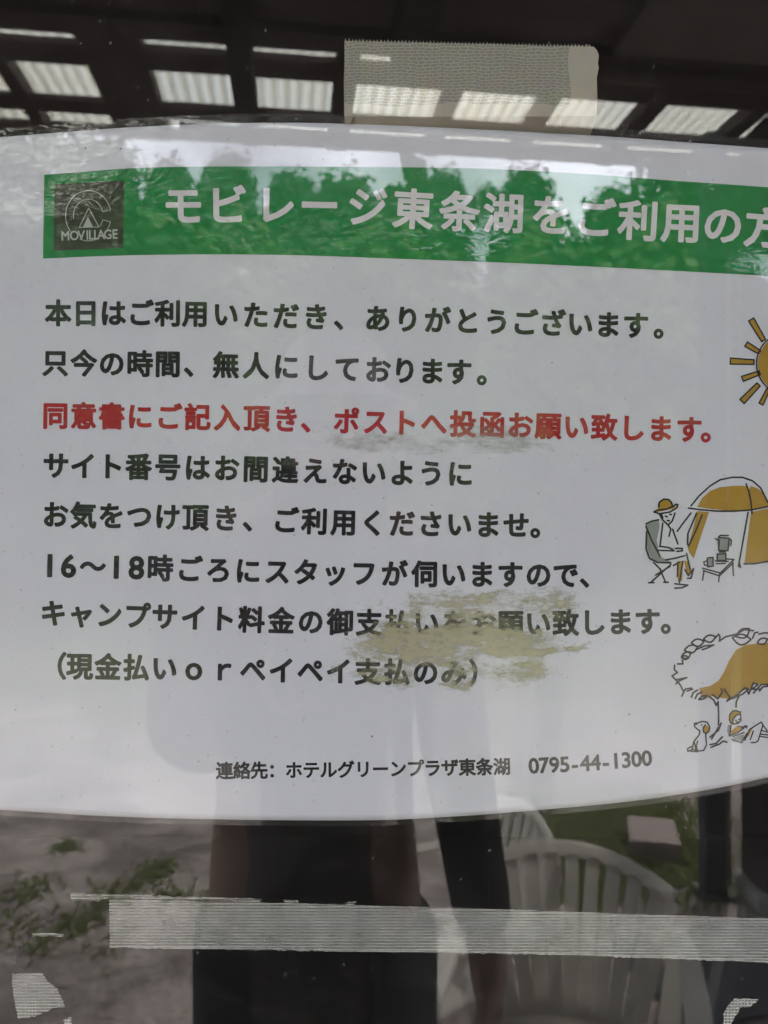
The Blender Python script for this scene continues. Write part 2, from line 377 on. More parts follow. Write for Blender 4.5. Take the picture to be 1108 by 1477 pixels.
bm = bmesh.new(); add_box(bm, (1.42, 3.885, RH - .028), (3.9, .12, .016), MF); bm_obj('lining_board', bm, TIMBER, rt)
for v0, v1 in ((2.60, 2.90), (3.255, 3.40), (3.70, 3.81), (3.955, 4.02)):
    bm = bmesh.new(); add_box(bm, ((U0 + U1) / 2, (v0 + v1) / 2, RH - .002), (U1 - U0 - .02, v1 - v0, .03), MF); bm_obj('purlin', bm, TIMBER, rt)
# boarded ceiling under the part next to the building
SZ = CZ + 1.62
bm = bmesh.new()
for i in range(9):
    v0 = .25 + i * .262
    add_box(bm, (.42, v0 + .13, SZ + .02 + .003 * (i % 2)), (U1 - U0 - .05, .255, .03), MF)
bm_obj('ceiling_board', bm, PLY if False else simple('brown_ceiling_board', (.12, .078, .078), .85, scale=10, c2=(.08, .053, .055)), rt)
bm = bmesh.new(); add_box(bm, (1.97, 2.64, SZ - .03), (3.0, .07, .06), MF); add_box(bm, (.42, 2.62, SZ + .030), (U1 - U0 - .04, .10, .12), MF); bm_obj('edge_beam', bm, TIMBER, rt)
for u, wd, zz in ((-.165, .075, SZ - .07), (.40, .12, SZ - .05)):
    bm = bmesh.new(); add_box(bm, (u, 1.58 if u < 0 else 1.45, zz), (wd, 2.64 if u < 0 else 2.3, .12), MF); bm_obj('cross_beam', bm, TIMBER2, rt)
bm = bmesh.new(); add_box(bm, (1.85, 1.75, SZ - .04), (1.5, 1.55, .02), MF); bm_obj('plywood_panel', bm, PLY, rt)
# side closing board at the right end of the shelter
bm = bmesh.new(); add_box(bm, (3.0, 3.4, RH - .06), (1.35, 1.2, .02), MF); bm_obj('end_board', bm, PLY, rt)

# posts
STEEL = simple('dark_blue_grey_steel', (.035, .038, .05), .55, scale=20)
p = R(1028, 1290, 3.83); p.z = 0
pt = empty('steel_post', p); tag(pt, 'slim dark blue-grey steel post on the gravel beside the brown timber post', 'post')
bm = bmesh.new(); add_box(bm, (0, 0, 1.885), (.10, .10, 3.77), bevel=.006); bm_obj('shaft', bm, STEEL, pt)
bm = bmesh.new(); add_box(bm, (0, 0, .012), (.16, .16, .024), bevel=.004); bm_obj('base_plate', bm, STEEL, pt)
bm = bmesh.new(); add_box(bm, (.066, .01, 1.6), (.028, .04, 3.1), bevel=.003); bm_obj('downpipe', bm, simple('pale_pipe', (.42, .38, .33), .5), pt)
p = R(1118, 1300, 3.75); p.z = 0
pt = empty('timber_post', p); tag(pt, 'broad dark brown timber post standing at the right of the steel post', 'post')
bm = bmesh.new(); add_box(bm, (.04, 0, 1.885), (.30, .24, 3.77), bevel=.008); bm_obj('shaft', bm, simple('post_timber', (.030, .018, .016), .8, scale=20), pt)
bm = bmesh.new(); add_box(bm, (.04, 0, .05), (.36, .30, .10), bevel=.012); bm_obj('footing', bm, simple('footing_concrete', (.3, .29, .27), .9), pt)

# ---- trees beyond the yard
LEAF = [simple('leaf_dark', (.009, .028, .008), .85, scale=.5, c2=(.020, .048, .011)), simple('leaf_mid', (.014, .046, .009), .85, scale=.5, c2=(.038, .082, .016)),
        simple('leaf_light', (.055, .11, .02), .85, scale=.5, c2=(.10, .15, .035))]
BARK = simple('bark', (.09, .07, .055), .9, scale=8)
def make_tree(H, Wd, leaf, label, conical, seed, nclump=105, per=60, size=.34):
    rnd = random.Random(seed)
    t = empty('tree'); tag(t, label, 'tree', 'trees beyond the yard')
    bm = bmesh.new()
    def limb(a, b, r0, r1):
        a, b = Vector(a), Vector(b); d = (b - a).normalized(); s = d.orthogonal().normalized(); u = d.cross(s)
        ra = [bm.verts.new(a + (s * math.cos(k * PI / 4) + u * math.sin(k * PI / 4)) * r0) for k in range(8)]
        rb = [bm.verts.new(b + (s * math.cos(k * PI / 4) + u * math.sin(k * PI / 4)) * r1) for k in range(8)]
        for k in range(8): bm.faces.new((ra[k], ra[(k + 1) % 8], rb[(k + 1) % 8], rb[k]))
    limb((0, 0, 0), (.1, .05, H * .45), H * .022, H * .014); limb((.1, .05, H * .45), (0, .1, H * .93), H * .014, H * .003)
    clumps = []
    for i in range(nclump):
        f = rnd.random() ** .8
        z = H * (.16 + .82 * f)
        prof = (1 - f) ** .75 if conical else math.sin(min(1, .18 + f * .86) * PI) ** .6
        r = Wd * prof * math.sqrt(rnd.random()); a = rnd.random() * 2 * PI
        c = Vector((r * math.cos(a), r * math.sin(a), z)); clumps.append(c)
        if i % 5 == 0: limb((.05, .05, z * .7), c, H * .006, H * .002)
    bm_obj('trunk', bm, BARK, t)
    vs, fs = [], []
    for c in clumps:
        cr = Wd * rnd.uniform(.16, .32)
        for k in range(per):
            d = Vector((rnd.gauss(0, 1), rnd.gauss(0, 1), rnd.gauss(0, .7))); d = d.normalized() * cr * rnd.random() ** .4
            q = c + d; nrm = (d.normalized() + Vector((rnd.uniform(-.6, .6), rnd.uniform(-.6, .6), rnd.uniform(0, .9)))).normalized()
            s = nrm.orthogonal().normalized(); u = nrm.cross(s); an = rnd.random() * PI
            s, u = s * math.cos(an) + u * math.sin(an), u * math.cos(an) - s * math.sin(an)
            h = size * rnd.uniform(.6, 1.3); b = len(vs)
            vs += [q - s * h * .5, q + u * h * .28, q + s * h * .5, q - u * h * .28]; fs.append((b, b + 1, b + 2, b + 3))
    mesh_obj('crown', vs, fs, leaf, t)
    return t
TA = make_tree(11, 2.6, LEAF[0], 'x', True, 1); TB = make_tree(9.5, 3.2, LEAF[1], 'x', False, 2); TC = make_tree(6.5, 3.0, LEAF[2], 'x', False, 3)
trees = []
def treeAt(kind, px, top, D, label, first=False):
    base = {0: (TA, 11), 1: (TB, 9.5), 2: (TC, 6.5)}[kind]
    q = R(px, 738, D); h = (CZ + (738 - top) / F * D) * (1.01 if kind == 0 else .99)
    loc = (q.x, q.y, 0); sc = h / base[1]
    if first:
        base[0].location = loc; base[0].scale = (sc,) * 3; base[0]['label'] = label; base[0].rotation_euler[2] = px
    else: copy_thing(base[0], label, loc, px * .7, sc)
treeAt(0, 330, 236, 24, 'tall dark conifer beyond the yard, left of the middle of the skyline', True)
treeAt(1, 30, 118, 15, 'tall broad tree whose crown reaches the roof edge at the far left', True)
treeAt(2, 560, 335, 18, 'low light green tree at the middle of the yard edge', True)
treeAt(0, 245, 246, 25, 'dark conifer standing between the broad left tree and the tall conifer')
treeAt(0, 420, 262, 27, 'slender dark conifer just right of the tallest left conifer')
treeAt(1, 500, 268, 26, 'round mid green tree in the middle of the treeline')
treeAt(0, 640, 262, 24, 'dark conifer with its tip over the middle gap of sky')
treeAt(0, 705, 285, 26, 'shorter dark conifer at the bottom of the sky gap')
treeAt(0, 760, 258, 23, 'pointed dark conifer at the right of the sky gap')
treeAt(1, 890, 285, 21, 'broad mid green tree behind the steel post')
treeAt(0, 985, 165, 21, 'tallest dark conifer at the right end of the treeline')
treeAt(1, 1085, 150, 19, 'broad tree at the far right behind the timber post')
treeAt(1, 150, 215, 22, 'round mid green tree partly hidden by the far left tree')
treeAt(2, 180, 318, 17, 'low light green tree in front of the left conifers')
treeAt(2, 340, 338, 19, 'smallest light green tree in front of the conifers')
treeAt(2, 780, 345, 19, 'low light green tree right of the sky gap')
treeAt(2, 960, 325, 18, 'low light green tree in front of the tallest right conifer')
treeAt(1, 590, 300, 30, 'farthest mid green tree seen between two conifers')
treeAt(1, -120, 110, 15, 'broad tree beyond the left end of the yard')
treeAt(1, 1230, 230, 22, 'broad tree beyond the right end of the yard')

# hedge-like mass closing the view under the trees
hv, hf = [], []
rnd = random.Random(5)
for i in range(42000):
    x = rnd.uniform(-34, 34); top = 11.0 + 1.0 * math.sin(x * .55 + .6) + .7 * math.sin(x * 1.7)
    z = rnd.random() ** .9 * top; y = -27 - rnd.uniform(0, 5) + z * .25
    h = rnd.uniform(.3, .85); a = rnd.random() * PI; q = Vector((x, y, z)); b = len(hv)
    s = Vector((math.cos(a), rnd.uniform(-.4, .4), math.sin(a))) * h; u = Vector((-math.sin(a), rnd.uniform(-.4, .4), math.cos(a))) * h * .6
    hv += [q - s, q + u, q + s, q - u]; hf.append((b, b + 1, b + 2, b + 3))
uo = mesh_obj('undergrowth', hv, hf, LEAF[1]); tag(uo, 'dense green undergrowth below the trees', 'undergrowth', kind='stuff')

# weeds on the gravel
gv, gf = [], []
rnd = random.Random(11)
def tuft(px, py, spread, count, hgt):
    if px < 400: count = int(count * .6); hgt *= .42; spread *= .8
    D = CZ * F / (py - 738.5)
    c = R(px, py, D)
    for k in range(count):
        q = Vector((c.x + rnd.gauss(0, spread), c.y + rnd.gauss(0, spread * 1.2), 0))
        a = rnd.random() * 2 * PI; h = hgt * 1.3 * rnd.uniform(.4, 1.2); wd = rnd.uniform(.005, .014)
        ln = Vector((math.cos(a), math.sin(a), 0)); s = Vector((-math.sin(a), math.cos(a), 0)) * wd; b = len(gv)
        gv.extend([q - s, q + s, q + ln * h * .4 + Vector((0, 0, h * .7)) + s * .8, q + ln * h * .9 + Vector((0, 0, h)), q + ln * h * .4 + Vector((0, 0, h * .7)) - s * .8])
        gf.append((b, b + 1, b + 2, b + 3, b + 4))
for px, py, sp, c, h in [(95, 1225, .05, 120, .05), (40, 1290, .10, 160, .06), (20, 1345, .1, 90, .05), (120, 1330, .10, 200, .06), (165, 1290, .08, 150, .06), (215, 1265, .07, 160, .06), (235, 1250, .05, 80, .06), (300, 1300, .05, 70, .05),
                         (60, 1370, .06, 70, .04), (150, 1370, .07, 50, .04), (250, 1290, .06, 80, .05)]: tuft(px, py, sp, c, h)
for i in range(95):
    tuft(rnd.uniform(755, 1010), rnd.uniform(1150, 1262), .13, 26, .05)
for i in range(40): tuft(rnd.uniform(720, 1000), rnd.uniform(1235, 1310), .10, 16, .05)
WEED = simple('weed_green', (.15, .18, .06), .7, scale=4, c2=(.22, .21, .10))
def lit_through(m, col, f):
    n = m.node_tree; o_ = [x for x in n.nodes if x.type == 'OUTPUT_MATERIAL'][0]; p_ = [x for x in n.nodes if x.type == 'BSDF_PRINCIPLED'][0]
    t_ = N(n, 'ShaderNodeBsdfTranslucent'); t_.inputs[0].default_value = rgba(col); m_ = N(n, 'ShaderNodeMixShader', n0=f)
    L(n, p_.outputs[0], m_.inputs[1]); L(n, t_.outputs[0], m_.inputs[2]); L(n, m_.outputs[0], o_.inputs[0])
lit_through(WEED, (.26, .30, .10), .40)
go = mesh_obj('grass', gv, gf, WEED); tag(go, 'weeds and short grass growing through the gravel', 'grass', kind='stuff')

# concrete block, dark flat sheet, pole
q = R(942, 1245, 4.30)
bm = bmesh.new(); add_box(bm, (0, 0, .065), (.26, .36, .13), bevel=.008)
o = bm_obj('concrete_block', bm, simple('weathered_block', (.30, .24, .215), .9, scale=30)); o.location = (q.x, q.y, 0); o.rotation_euler[2] = .25
tag(o, 'brownish rectangular block lying in the weeds near the posts', 'block')
q = R(1030, 1400, 3.2)
bm = bmesh.new(); add_box(bm, (0, 0, .012), (.78, .62, .016), bevel=.004)  # thin dark box laid flat, darker than the gravel around it
o = bm_obj('dark_sheet', bm, simple('dark_grey_sheet', (.028, .028, .032), .8, scale=40)); o.location = (q.x + .05, q.y, 0); o.rotation_euler[2] = -.25
tag(o, 'dark grey flat sheet lying on the gravel right of the slatted chair', 'mat')
bm = bmesh.new(); a, b = R(1000, 1335, 3.54), R(905, 1477, 2.87); a.z = .036; b.z = .036
add_sweep(bm, [a, (a + b) / 2, b], .022, .022); o = bm_obj('cane', bm, simple('pale_cane', (.34, .26, .17), .6))
tag(o, 'thin pale cane lying across the dark sheet', 'cane')

# ---- garden chairs
PLASTIC = simple('white_plastic', (.80, .78, .74), .42, scale=14, c2=(.68, .66, .62))
lit_through(PLASTIC, (.84, .81, .75), .55)
def make_chair():
    t = empty('garden_chair'); tag(t, 'x', 'chair', 'plastic garden chairs')
    # sitter faces -y (away from the window), back at +y
    bm = bmesh.new(); rows = []
    for j in range(9):
        y = -.23 + .44 * j / 8; row = []
        for i in range(9):
            x = (-.265 + .53 * i / 8) * (1 - .06 * j / 8)
            z = .43 - .022 * math.cos(i / 8 * 2 * PI - PI) * 0 - .02 * (1 - ((i - 4) / 4) ** 2) - (.03 * max(0, 1 - j) if j < 2 else 0)
            row.append(bm.verts.new((x, y, z)))
        rows.append(row)
    for j in range(8):
        for i in range(8): bm.faces.new((rows[j][i], rows[j][i + 1], rows[j + 1][i + 1], rows[j + 1][i]))
    r = bmesh.ops.solidify(bm, geom=bm.faces[:], thickness=.012)
    bm_obj('seat', bm, PLASTIC, t, True)
    # back: fan of slats between a lower rail and a broad arched top rail
    bm = bmesh.new()
    def bp(u, f):  # u -1..1 across, f 0..1 up
        wd = .165 + .10 * f; arch = .07 * (1 - u * u) * f
        return Vector((u * wd, .20 + .11 * f - .05 * u * u, .44 + .36 * f + arch))
    for k in range(9):
        u = -1 + 2 * k / 8
        add_sweep(bm, [bp(u * .92, f / 6) for f in range(7)], .040, .010, up=Vector((0, 1, 0)))
    add_sweep(bm, [bp(-1.08 + 2.16 * i / 16, 1.0) + Vector((0, .002, .012)) for i in range(17)], .05, .016, up=Vector((0, 1, .3)))
    add_sweep(bm, [bp(-1.05 + 2.1 * i / 10, 0.0) + Vector((0, 0, -.012)) for i in range(11)], .04, .016, up=Vector((0, 1, .3)))
    for s in (-1, 1): add_sweep(bm, [bp(s * 1.06, f / 6) for f in range(7)], .034, .016, up=Vector((0, 1, 0)))
    bm_obj('backrest', bm, PLASTIC, t, True)
    for s in (-1, 1):
        bm = bmesh.new()
        add_sweep(bm, [(s * .295, .285, .70), (s * .32, .20, .665), (s * .325, 0, .655), (s * .322, -.20, .645), (s * .31, -.245, .60)], [.05, .06, .065, .06, .05], .016)
        bm_obj('armrest', bm, PLASTIC, t, True)
        bm = bmesh.new(); add_sweep(bm, [(s * .31, -.245, .60), (s * .29, -.235, .42), (s * .285, -.29, .0)], [.05, .06, .04], .022, up=Vector((0, 1, 0))); bm_obj('leg', bm, PLASTIC, t, True)
        bm = bmesh.new(); add_sweep(bm, [(s * .295, .285, .70), (s * .27, .225, .43), (s * .27, .30, .0)], [.04, .06, .04], .022, up=Vector((0, 1, 0))); bm_obj('leg', bm, PLASTIC, t, True)
    return t
ch = make_chair(); q = R(835, 1240, 2.34)
ch.location = (q.x - .115, q.y + .31, 0); ch.rotation_euler[2] = PI + .30; ch.scale = (1.0, 1.0, 1.0)
ch['label'] = 'white plastic garden chair with a fan of back slats, facing the window'
copy_thing(ch, 'white plastic garden chair turned sideways beside the standing person', (.20, -2.28, 0), PI + 1.25)

# ---- the person taking the photograph
SKIN = simple('skin', (.42, .25, .18), .5, scale=20, var=.1)
CLOTH = simple('dark_brown_jacket', (.048, .037, .036), .9, scale=18, c2=(.066, .052, .050)); TROUS = simple('black_trousers', (.026, .022, .025), .9, scale=14, var=.5)
HAT = simple('pale_cap', (.70, .69, .66), .85, scale=80)
HAIR = simple('dark_hair', (.02, .015, .012), .6, scale=90)
def skin_mesh(name, verts, edges, radii, m, parent=None, root=0, sub=2):
    me = bpy.data.meshes.new(name); me.from_pydata([tuple(v) for v in verts], edges, [])
    o = bpy.data.objects.new(name, me); COL.objects.link(o)
    sk = o.modifiers.new('skin', 'SKIN'); sk.use_smooth_shade = True
    for i, r in enumerate(radii):
        d = me.skin_vertices[0].data[i]; d.radius = (r, r) if not isinstance(r, tuple) else r
        d.use_root = (i == root)
    ss = o.modifiers.new('sub', 'SUBSURF'); ss.levels = sub; ss.render_levels = sub
    dg = bpy.context.evaluated_depsgraph_get()
    nm = bpy.data.meshes.new_from_object(o.evaluated_get(dg))
    o.modifiers.clear(); o.data = nm; nm.name = name
    nm.materials.clear(); nm.materials.append(m)
    for p in nm.polygons: p.use_smooth = True
    if parent: o.parent = parent
    return o
# person faces +y; x mirrored left/right as in the photograph
PX, PY, PZ = -.10, -.88, DK
V = {}
def J(k, x, y, z, r): V[k] = (Vector((PX + x, PY + y, PZ + z)), r)
J('pelvis', 0, 0, .90, (.155, .11)); J('waist', 0, .01, 1.05, (.135, .095)); J('chest', 0, .01, 1.24, (.16, .105)); J('collar', 0, 0, 1.37, (.10, .075))
J('neck', .015, .01, 1.435, .052); J('chin', .03, .03, 1.475, (.062, .068)); J('skull', .032, .025, 1.545, (.078, .092)); J('crown', .032, .015, 1.605, (.066, .078)); J('top', .032, .01, 1.63, (.04, .045))
for s, k in ((-1, 'a'), (1, 'b')):
    J('hip' + k, s * .085, 0, .86, .09); J('knee' + k, s * .095, .01, .47, .058); J('ankle' + k, s * .10, -.02, .09, .042); J('toe' + k, s * .115, .14, .035, .036)
    J('shoulder' + k, s * .17, 0, 1.345, .058)
# raised arm holding the phone (photo left), hanging arm (photo right)
J('elbowa', -.116, .26, 1.15, .042); J('wrista', .015, .485, 1.255, .027); J('palma', .04, .535, 1.285, (.034, .02))
J('elbowb', .200, .03, 1.07, .040); J('wristb', .232, .10, .86, .026); J('palmb', .240, .13, .785, (.02, .036))
ks = list(V); ix = {k: i for i, k in enumerate(ks)}
ed = [('pelvis', 'waist'), ('waist', 'chest'), ('chest', 'collar'), ('collar', 'neck'), ('neck', 'chin'), ('chin', 'skull'), ('skull', 'crown'), ('crown', 'top')]
for k in 'ab': ed += [('pelvis', 'hip' + k), ('hip' + k, 'knee' + k), ('knee' + k, 'ankle' + k), ('ankle' + k, 'toe' + k), ('collar', 'shoulder' + k), ('shoulder' + k, 'elbow' + k), ('elbow' + k, 'wrist' + k), ('wrist' + k, 'palm' + k)]
vs = [V[k][0] for k in ks]; rs = [V[k][1] for k in ks]; eds = [(ix[a], ix[b]) for a, b in ed]
def finger(base, pts, r):
    b = len(vs)
    for i, p_ in enumerate(pts): vs.append(Vector(p_)); rs.append(r * (1 - .12 * i))
    eds.append((ix[base], b)); eds.extend((b + i, b + i + 1) for i in range(len(pts) - 1))
pa = V['palma'][0]
for i, (dx, ln) in enumerate(((-.026, .8), (-.009, .95), (.009, 1.0), (.026, .9))):
    finger('palma', [pa + Vector((dx * .9, .008, .034)), pa + Vector((dx - .012, .026, .052 * ln)), pa + Vector((dx - .016, .038, .062 * ln)), pa + Vector((dx - .010, .044, .064 * ln))], .0088)
finger('palma', [pa + Vector((.036, .0, .008)), pa + Vector((.052, .006, .030)), pa + Vector((.050, .01, .052))], .0105)
pb = V['palmb'][0]
for dy, ln in ((-.027, .85), (-.009, .97), (.009, 1.0), (.027, .9)):
    finger('palmb', [pb + Vector((-.002, dy, -.04)), pb + Vector((-.006, dy + .004, -.072 * ln)), pb + Vector((-.016, dy + .008, -.098 * ln))], .0088)
finger('palmb', [pb + Vector((-.016, .034, -.004)), pb + Vector((-.024, .048, -.03)), pb + Vector((-.028, .05, -.055))], .0105)
pt = skin_mesh('person', vs, eds, rs, SKIN, root=0)
tag(pt, 'person in a pale cap and long dark jacket photographing the window with one arm raised', 'person')
hc = V['skull'][0]
bm = bmesh.new()      # facial features belong to the body mesh: nose, brow and ears are joined in
for c_, s_ in (((0, .096, -.005), (.016, .022, .03)), ((0, .088, -.045), (.032, .012, .010)), ((-.080, .0, 0), (.012, .026, .04)), ((.080, .0, 0), (.012, .026, .04)), ((-.03, .082, .018), (.018, .012, .010)), ((.03, .082, .018), (.018, .012, .010))):
    r = bmesh.ops.create_icosphere(bm, subdivisions=2, radius=1)
    for v in r['verts']: v.co = Vector((v.co.x * s_[0], v.co.y * s_[1], v.co.z * s_[2])) + Vector(c_) + hc
bm.from_mesh(pt.data); bm.to_mesh(pt.data); bm.free()
for p_ in pt.data.polygons: p_.use_smooth = True
def lathe(name, c, prof, m, parent, sx=1, sy=1, seg=28):
    vs2, fs2 = [], []
    for r_, z_ in prof:
        for k in range(seg):
            a = 2 * PI * k / seg; vs2.append(Vector(c) + Vector((r_ * sx * math.cos(a), r_ * sy * math.sin(a), z_)))
    for j in range(len(prof) - 1):
        for k in range(seg): fs2.append((j * seg + k, j * seg + (k + 1) % seg, (j + 1) * seg + (k + 1) % seg, (j + 1) * seg + k))
    return mesh_obj(name, vs2, fs2, m, parent, smooth=True)
lathe('hair', hc, [(.080, -.055), (.090, -.02), (.092, .03), (.085, .055)], HAIR, pt, .98, 1.04)
ho = lathe('cap', hc + Vector((0, 0, .03)), [(.001, .085), (.04, .08), (.075, .055), (.094, .01), (.098, -.012), (.130, -.022), (.131, -.026), (.097, -.018)], HAT, pt, .9, 1.05)
# jacket: trunk, sleeves, hem at mid thigh
lathe('jacket', (PX, PY, PZ), [(.115, .735), (.128, .718), (.130, .735), (.130, .85), (.132, .98), (.130, 1.08), (.152, 1.22), (.165, 1.30), (.145, 1.365), (.085, 1.405), (.062, 1.43)], CLOTH, pt, 1.08, .85)
for k in 'ab':
    a, b, c = V['shoulder' + k][0], V['elbow' + k][0], V['wrist' + k][0]
    skin_mesh('sleeve', [a + Vector((.03 if k == 'a' else -.03, 0, .0)), a, a.lerp(b, .5), b, b.lerp(c, .5), b.lerp(c, 1.12)], [(i, i + 1) for i in range(5)], [.065, .066, .056, .054, .047, .042],
              CLOTH if k == 'a' else simple('maroon_sleeve', (.022, .010, .012), .9, scale=60), pt)
    h, kn, an = V['hip' + k][0], V['knee' + k][0], V['ankle' + k][0]
    skin_mesh('trouser_leg', [h, h.lerp(kn, .5), kn, kn.lerp(an, .5), an], [(i, i + 1) for i in range(4)], [.100, .092, .085, .080, .075], TROUS, pt)
    t2 = V['toe' + k][0]
    skin_mesh('shoe', [an + Vector((0, -.05, -.04)), an + Vector((0, .03, -.03)), t2 + Vector((0, .02, .012))], [(0, 1), (1, 2)], [.043, .047, .043], TROUS, pt)
# phone, just behind the taking lens
ph = empty('phone', (-.035, -.262, CZ - .048)); ph.rotation_euler[1] = 0; tag(ph, 'black mobile phone held up to the window by the person', 'phone')
PHB = simple('phone_black', (.01, .01, .012), .25)
bm = bmesh.new(); add_box(bm, (0, 0, 0), (.075, .008, .155), bevel=.0035); bm_obj('case', bm, PHB, ph)
bm = bmesh.new(); add_box(bm, (.020, .0055, .05), (.028, .003, .04), bevel=.001); bm_obj('camera_bump', bm, simple('phone_grey', (.06, .06, .065), .3), ph)

# ------------------------------------------------------------------ the laminated notice
notice = empty('laminated_notice', W(554, 1180, .004))
tag(notice, 'white laminated notice with a green banner and Japanese text taped inside the window', 'notice')
NI = Matrix.Translation(-Vector(notice.location))
def notice_part(name, verts, faces, mats, fm=None, parent=None, smooth=False):
    base = notice if parent is None else parent
    return mesh_obj(name, [NI @ Vector(v) for v in verts], faces, mats, base, fm, smooth)

def interp(tab, x):
    if x <= tab[0][0]: a, b = tab[0], tab[1]
    elif x >= tab[-1][0]: a, b = tab[-2], tab[-1]
    else:
        for a, b in zip(tab, tab[1:]):
            if a[0] <= x <= b[0]: break
    return a[1] + (b[1] - a[1]) * (x - a[0]) / (b[0] - a[0])
def smooth_tab(tab, x):      # cubic Hermite through the table
    if x <= tab[0][0] or x >= tab[-1][0]: return interp(tab, x)
    for i in range(len(tab) - 1):
        if tab[i][0] <= x <= tab[i + 1][0]: break
    x0, y0 = tab[i]; x1, y1 = tab[i + 1]
    def sl_(k):
        a = tab[max(k - 1, 0)]; b = tab[min(k + 1, len(tab) - 1)]; return (b[1] - a[1]) / (b[0] - a[0])
    h = x1 - x0; t = (x - x0) / h; m0, m1 = sl_(i) * h, sl_(i + 1) * h
    return (2 * t**3 - 3 * t**2 + 1) * y0 + (t**3 - 2 * t**2 + t) * m0 + (-2 * t**3 + 3 * t**2) * y1 + (t**3 - t**2) * m1
TOP = [(-110, 208), (0, 198), (100, 190), (200, 183), (320, 178), (430, 177), (540, 180), (700, 187), (863, 196), (1000, 206), (1108, 214), (1300, 230)]
BOT = [(-110, 1163), (0, 1168), (150, 1177), (325, 1182), (540, 1183), (650, 1178), (745, 1171), (899, 1157), (1022, 1139), (1108, 1121), (1300, 1072)]
def sheet(name, dt, db, x0, x1, lift, m, nx=150, ny=110):
    vs, fs = [], []
    for j in range(ny + 1):
        for i in range(nx + 1):
            x = x0 + (x1 - x0) * i / nx
            a, b = smooth_tab(TOP, x) - dt, smooth_tab(BOT, x) + db
            vs.append(PG(x, a + (b - a) * j / ny, lift))
    for j in range(ny):
        for i in range(nx):
            k = j * (nx + 1) + i; fs.append((k, k + nx + 1, k + nx + 2, k + 1))
    return notice_part(name, vs, fs, m, smooth=True)
po = sheet('paper', 0, 0, -95, 1285, 0, PAPER)
md = po.modifiers.new('thickness', 'SOLIDIFY'); md.thickness = .0002; md.offset = -1
fo = sheet('laminate_film', 13, 8, -110, 1300, .00045, FILM)
at = fo.data.attributes.new('ripple', 'FLOAT', 'POINT')
k = 0
for j in range(111):
    for i in range(151):
        x = -110 + 1410 * i / 150; a, b = smooth_tab(TOP, x) - 13, smooth_tab(BOT, x) + 8; y = a + (b - a) * j / 110
        r = .75 * math.exp(-((x - 640) / 250) ** 2 - ((y - 215) / 62) ** 2) + .3 * math.exp(-((x - 420) / 130) ** 2 - ((y - 290) / 60) ** 2)
        r += .25 * math.exp(-((x - 660) / 110) ** 2 - ((y - 690) / 70) ** 2) + .006
        at.data[k].value = r; k += 1

# ---- lettering: glyph outlines, thickened with a round pen to the weight of the print
_gl = {}
def glyph(chr_):
    if chr_ in _gl: return _gl[chr_]
    cu = bpy.data.curves.new('glyph', 'FONT'); cu.body = chr_; cu.resolution_u = 3; cu.fill_mode = 'FRONT'
    o = bpy.data.objects.new('glyph', cu); COL.objects.link(o)
    dg = bpy.context.evaluated_depsgraph_get(); me = bpy.data.meshes.new_from_object(o.evaluated_get(dg))
    vs = [(v.co.x, v.co.y) for v in me.vertices]; fs = [tuple(p.vertices) for p in me.polygons]
    cnt = {}
    for f_ in fs:
        for a, b in zip(f_, f_[1:] + f_[:1]): cnt[(min(a, b), max(a, b))] = cnt.get((min(a, b), max(a, b)), 0) + 1
    ed = [e for e, c in cnt.items() if c == 1]
    if not fs: ed = []
    bpy.data.objects.remove(o); bpy.data.meshes.remove(me); bpy.data.curves.remove(cu)
    _gl[chr_] = (vs, fs, ed); return _gl[chr_]
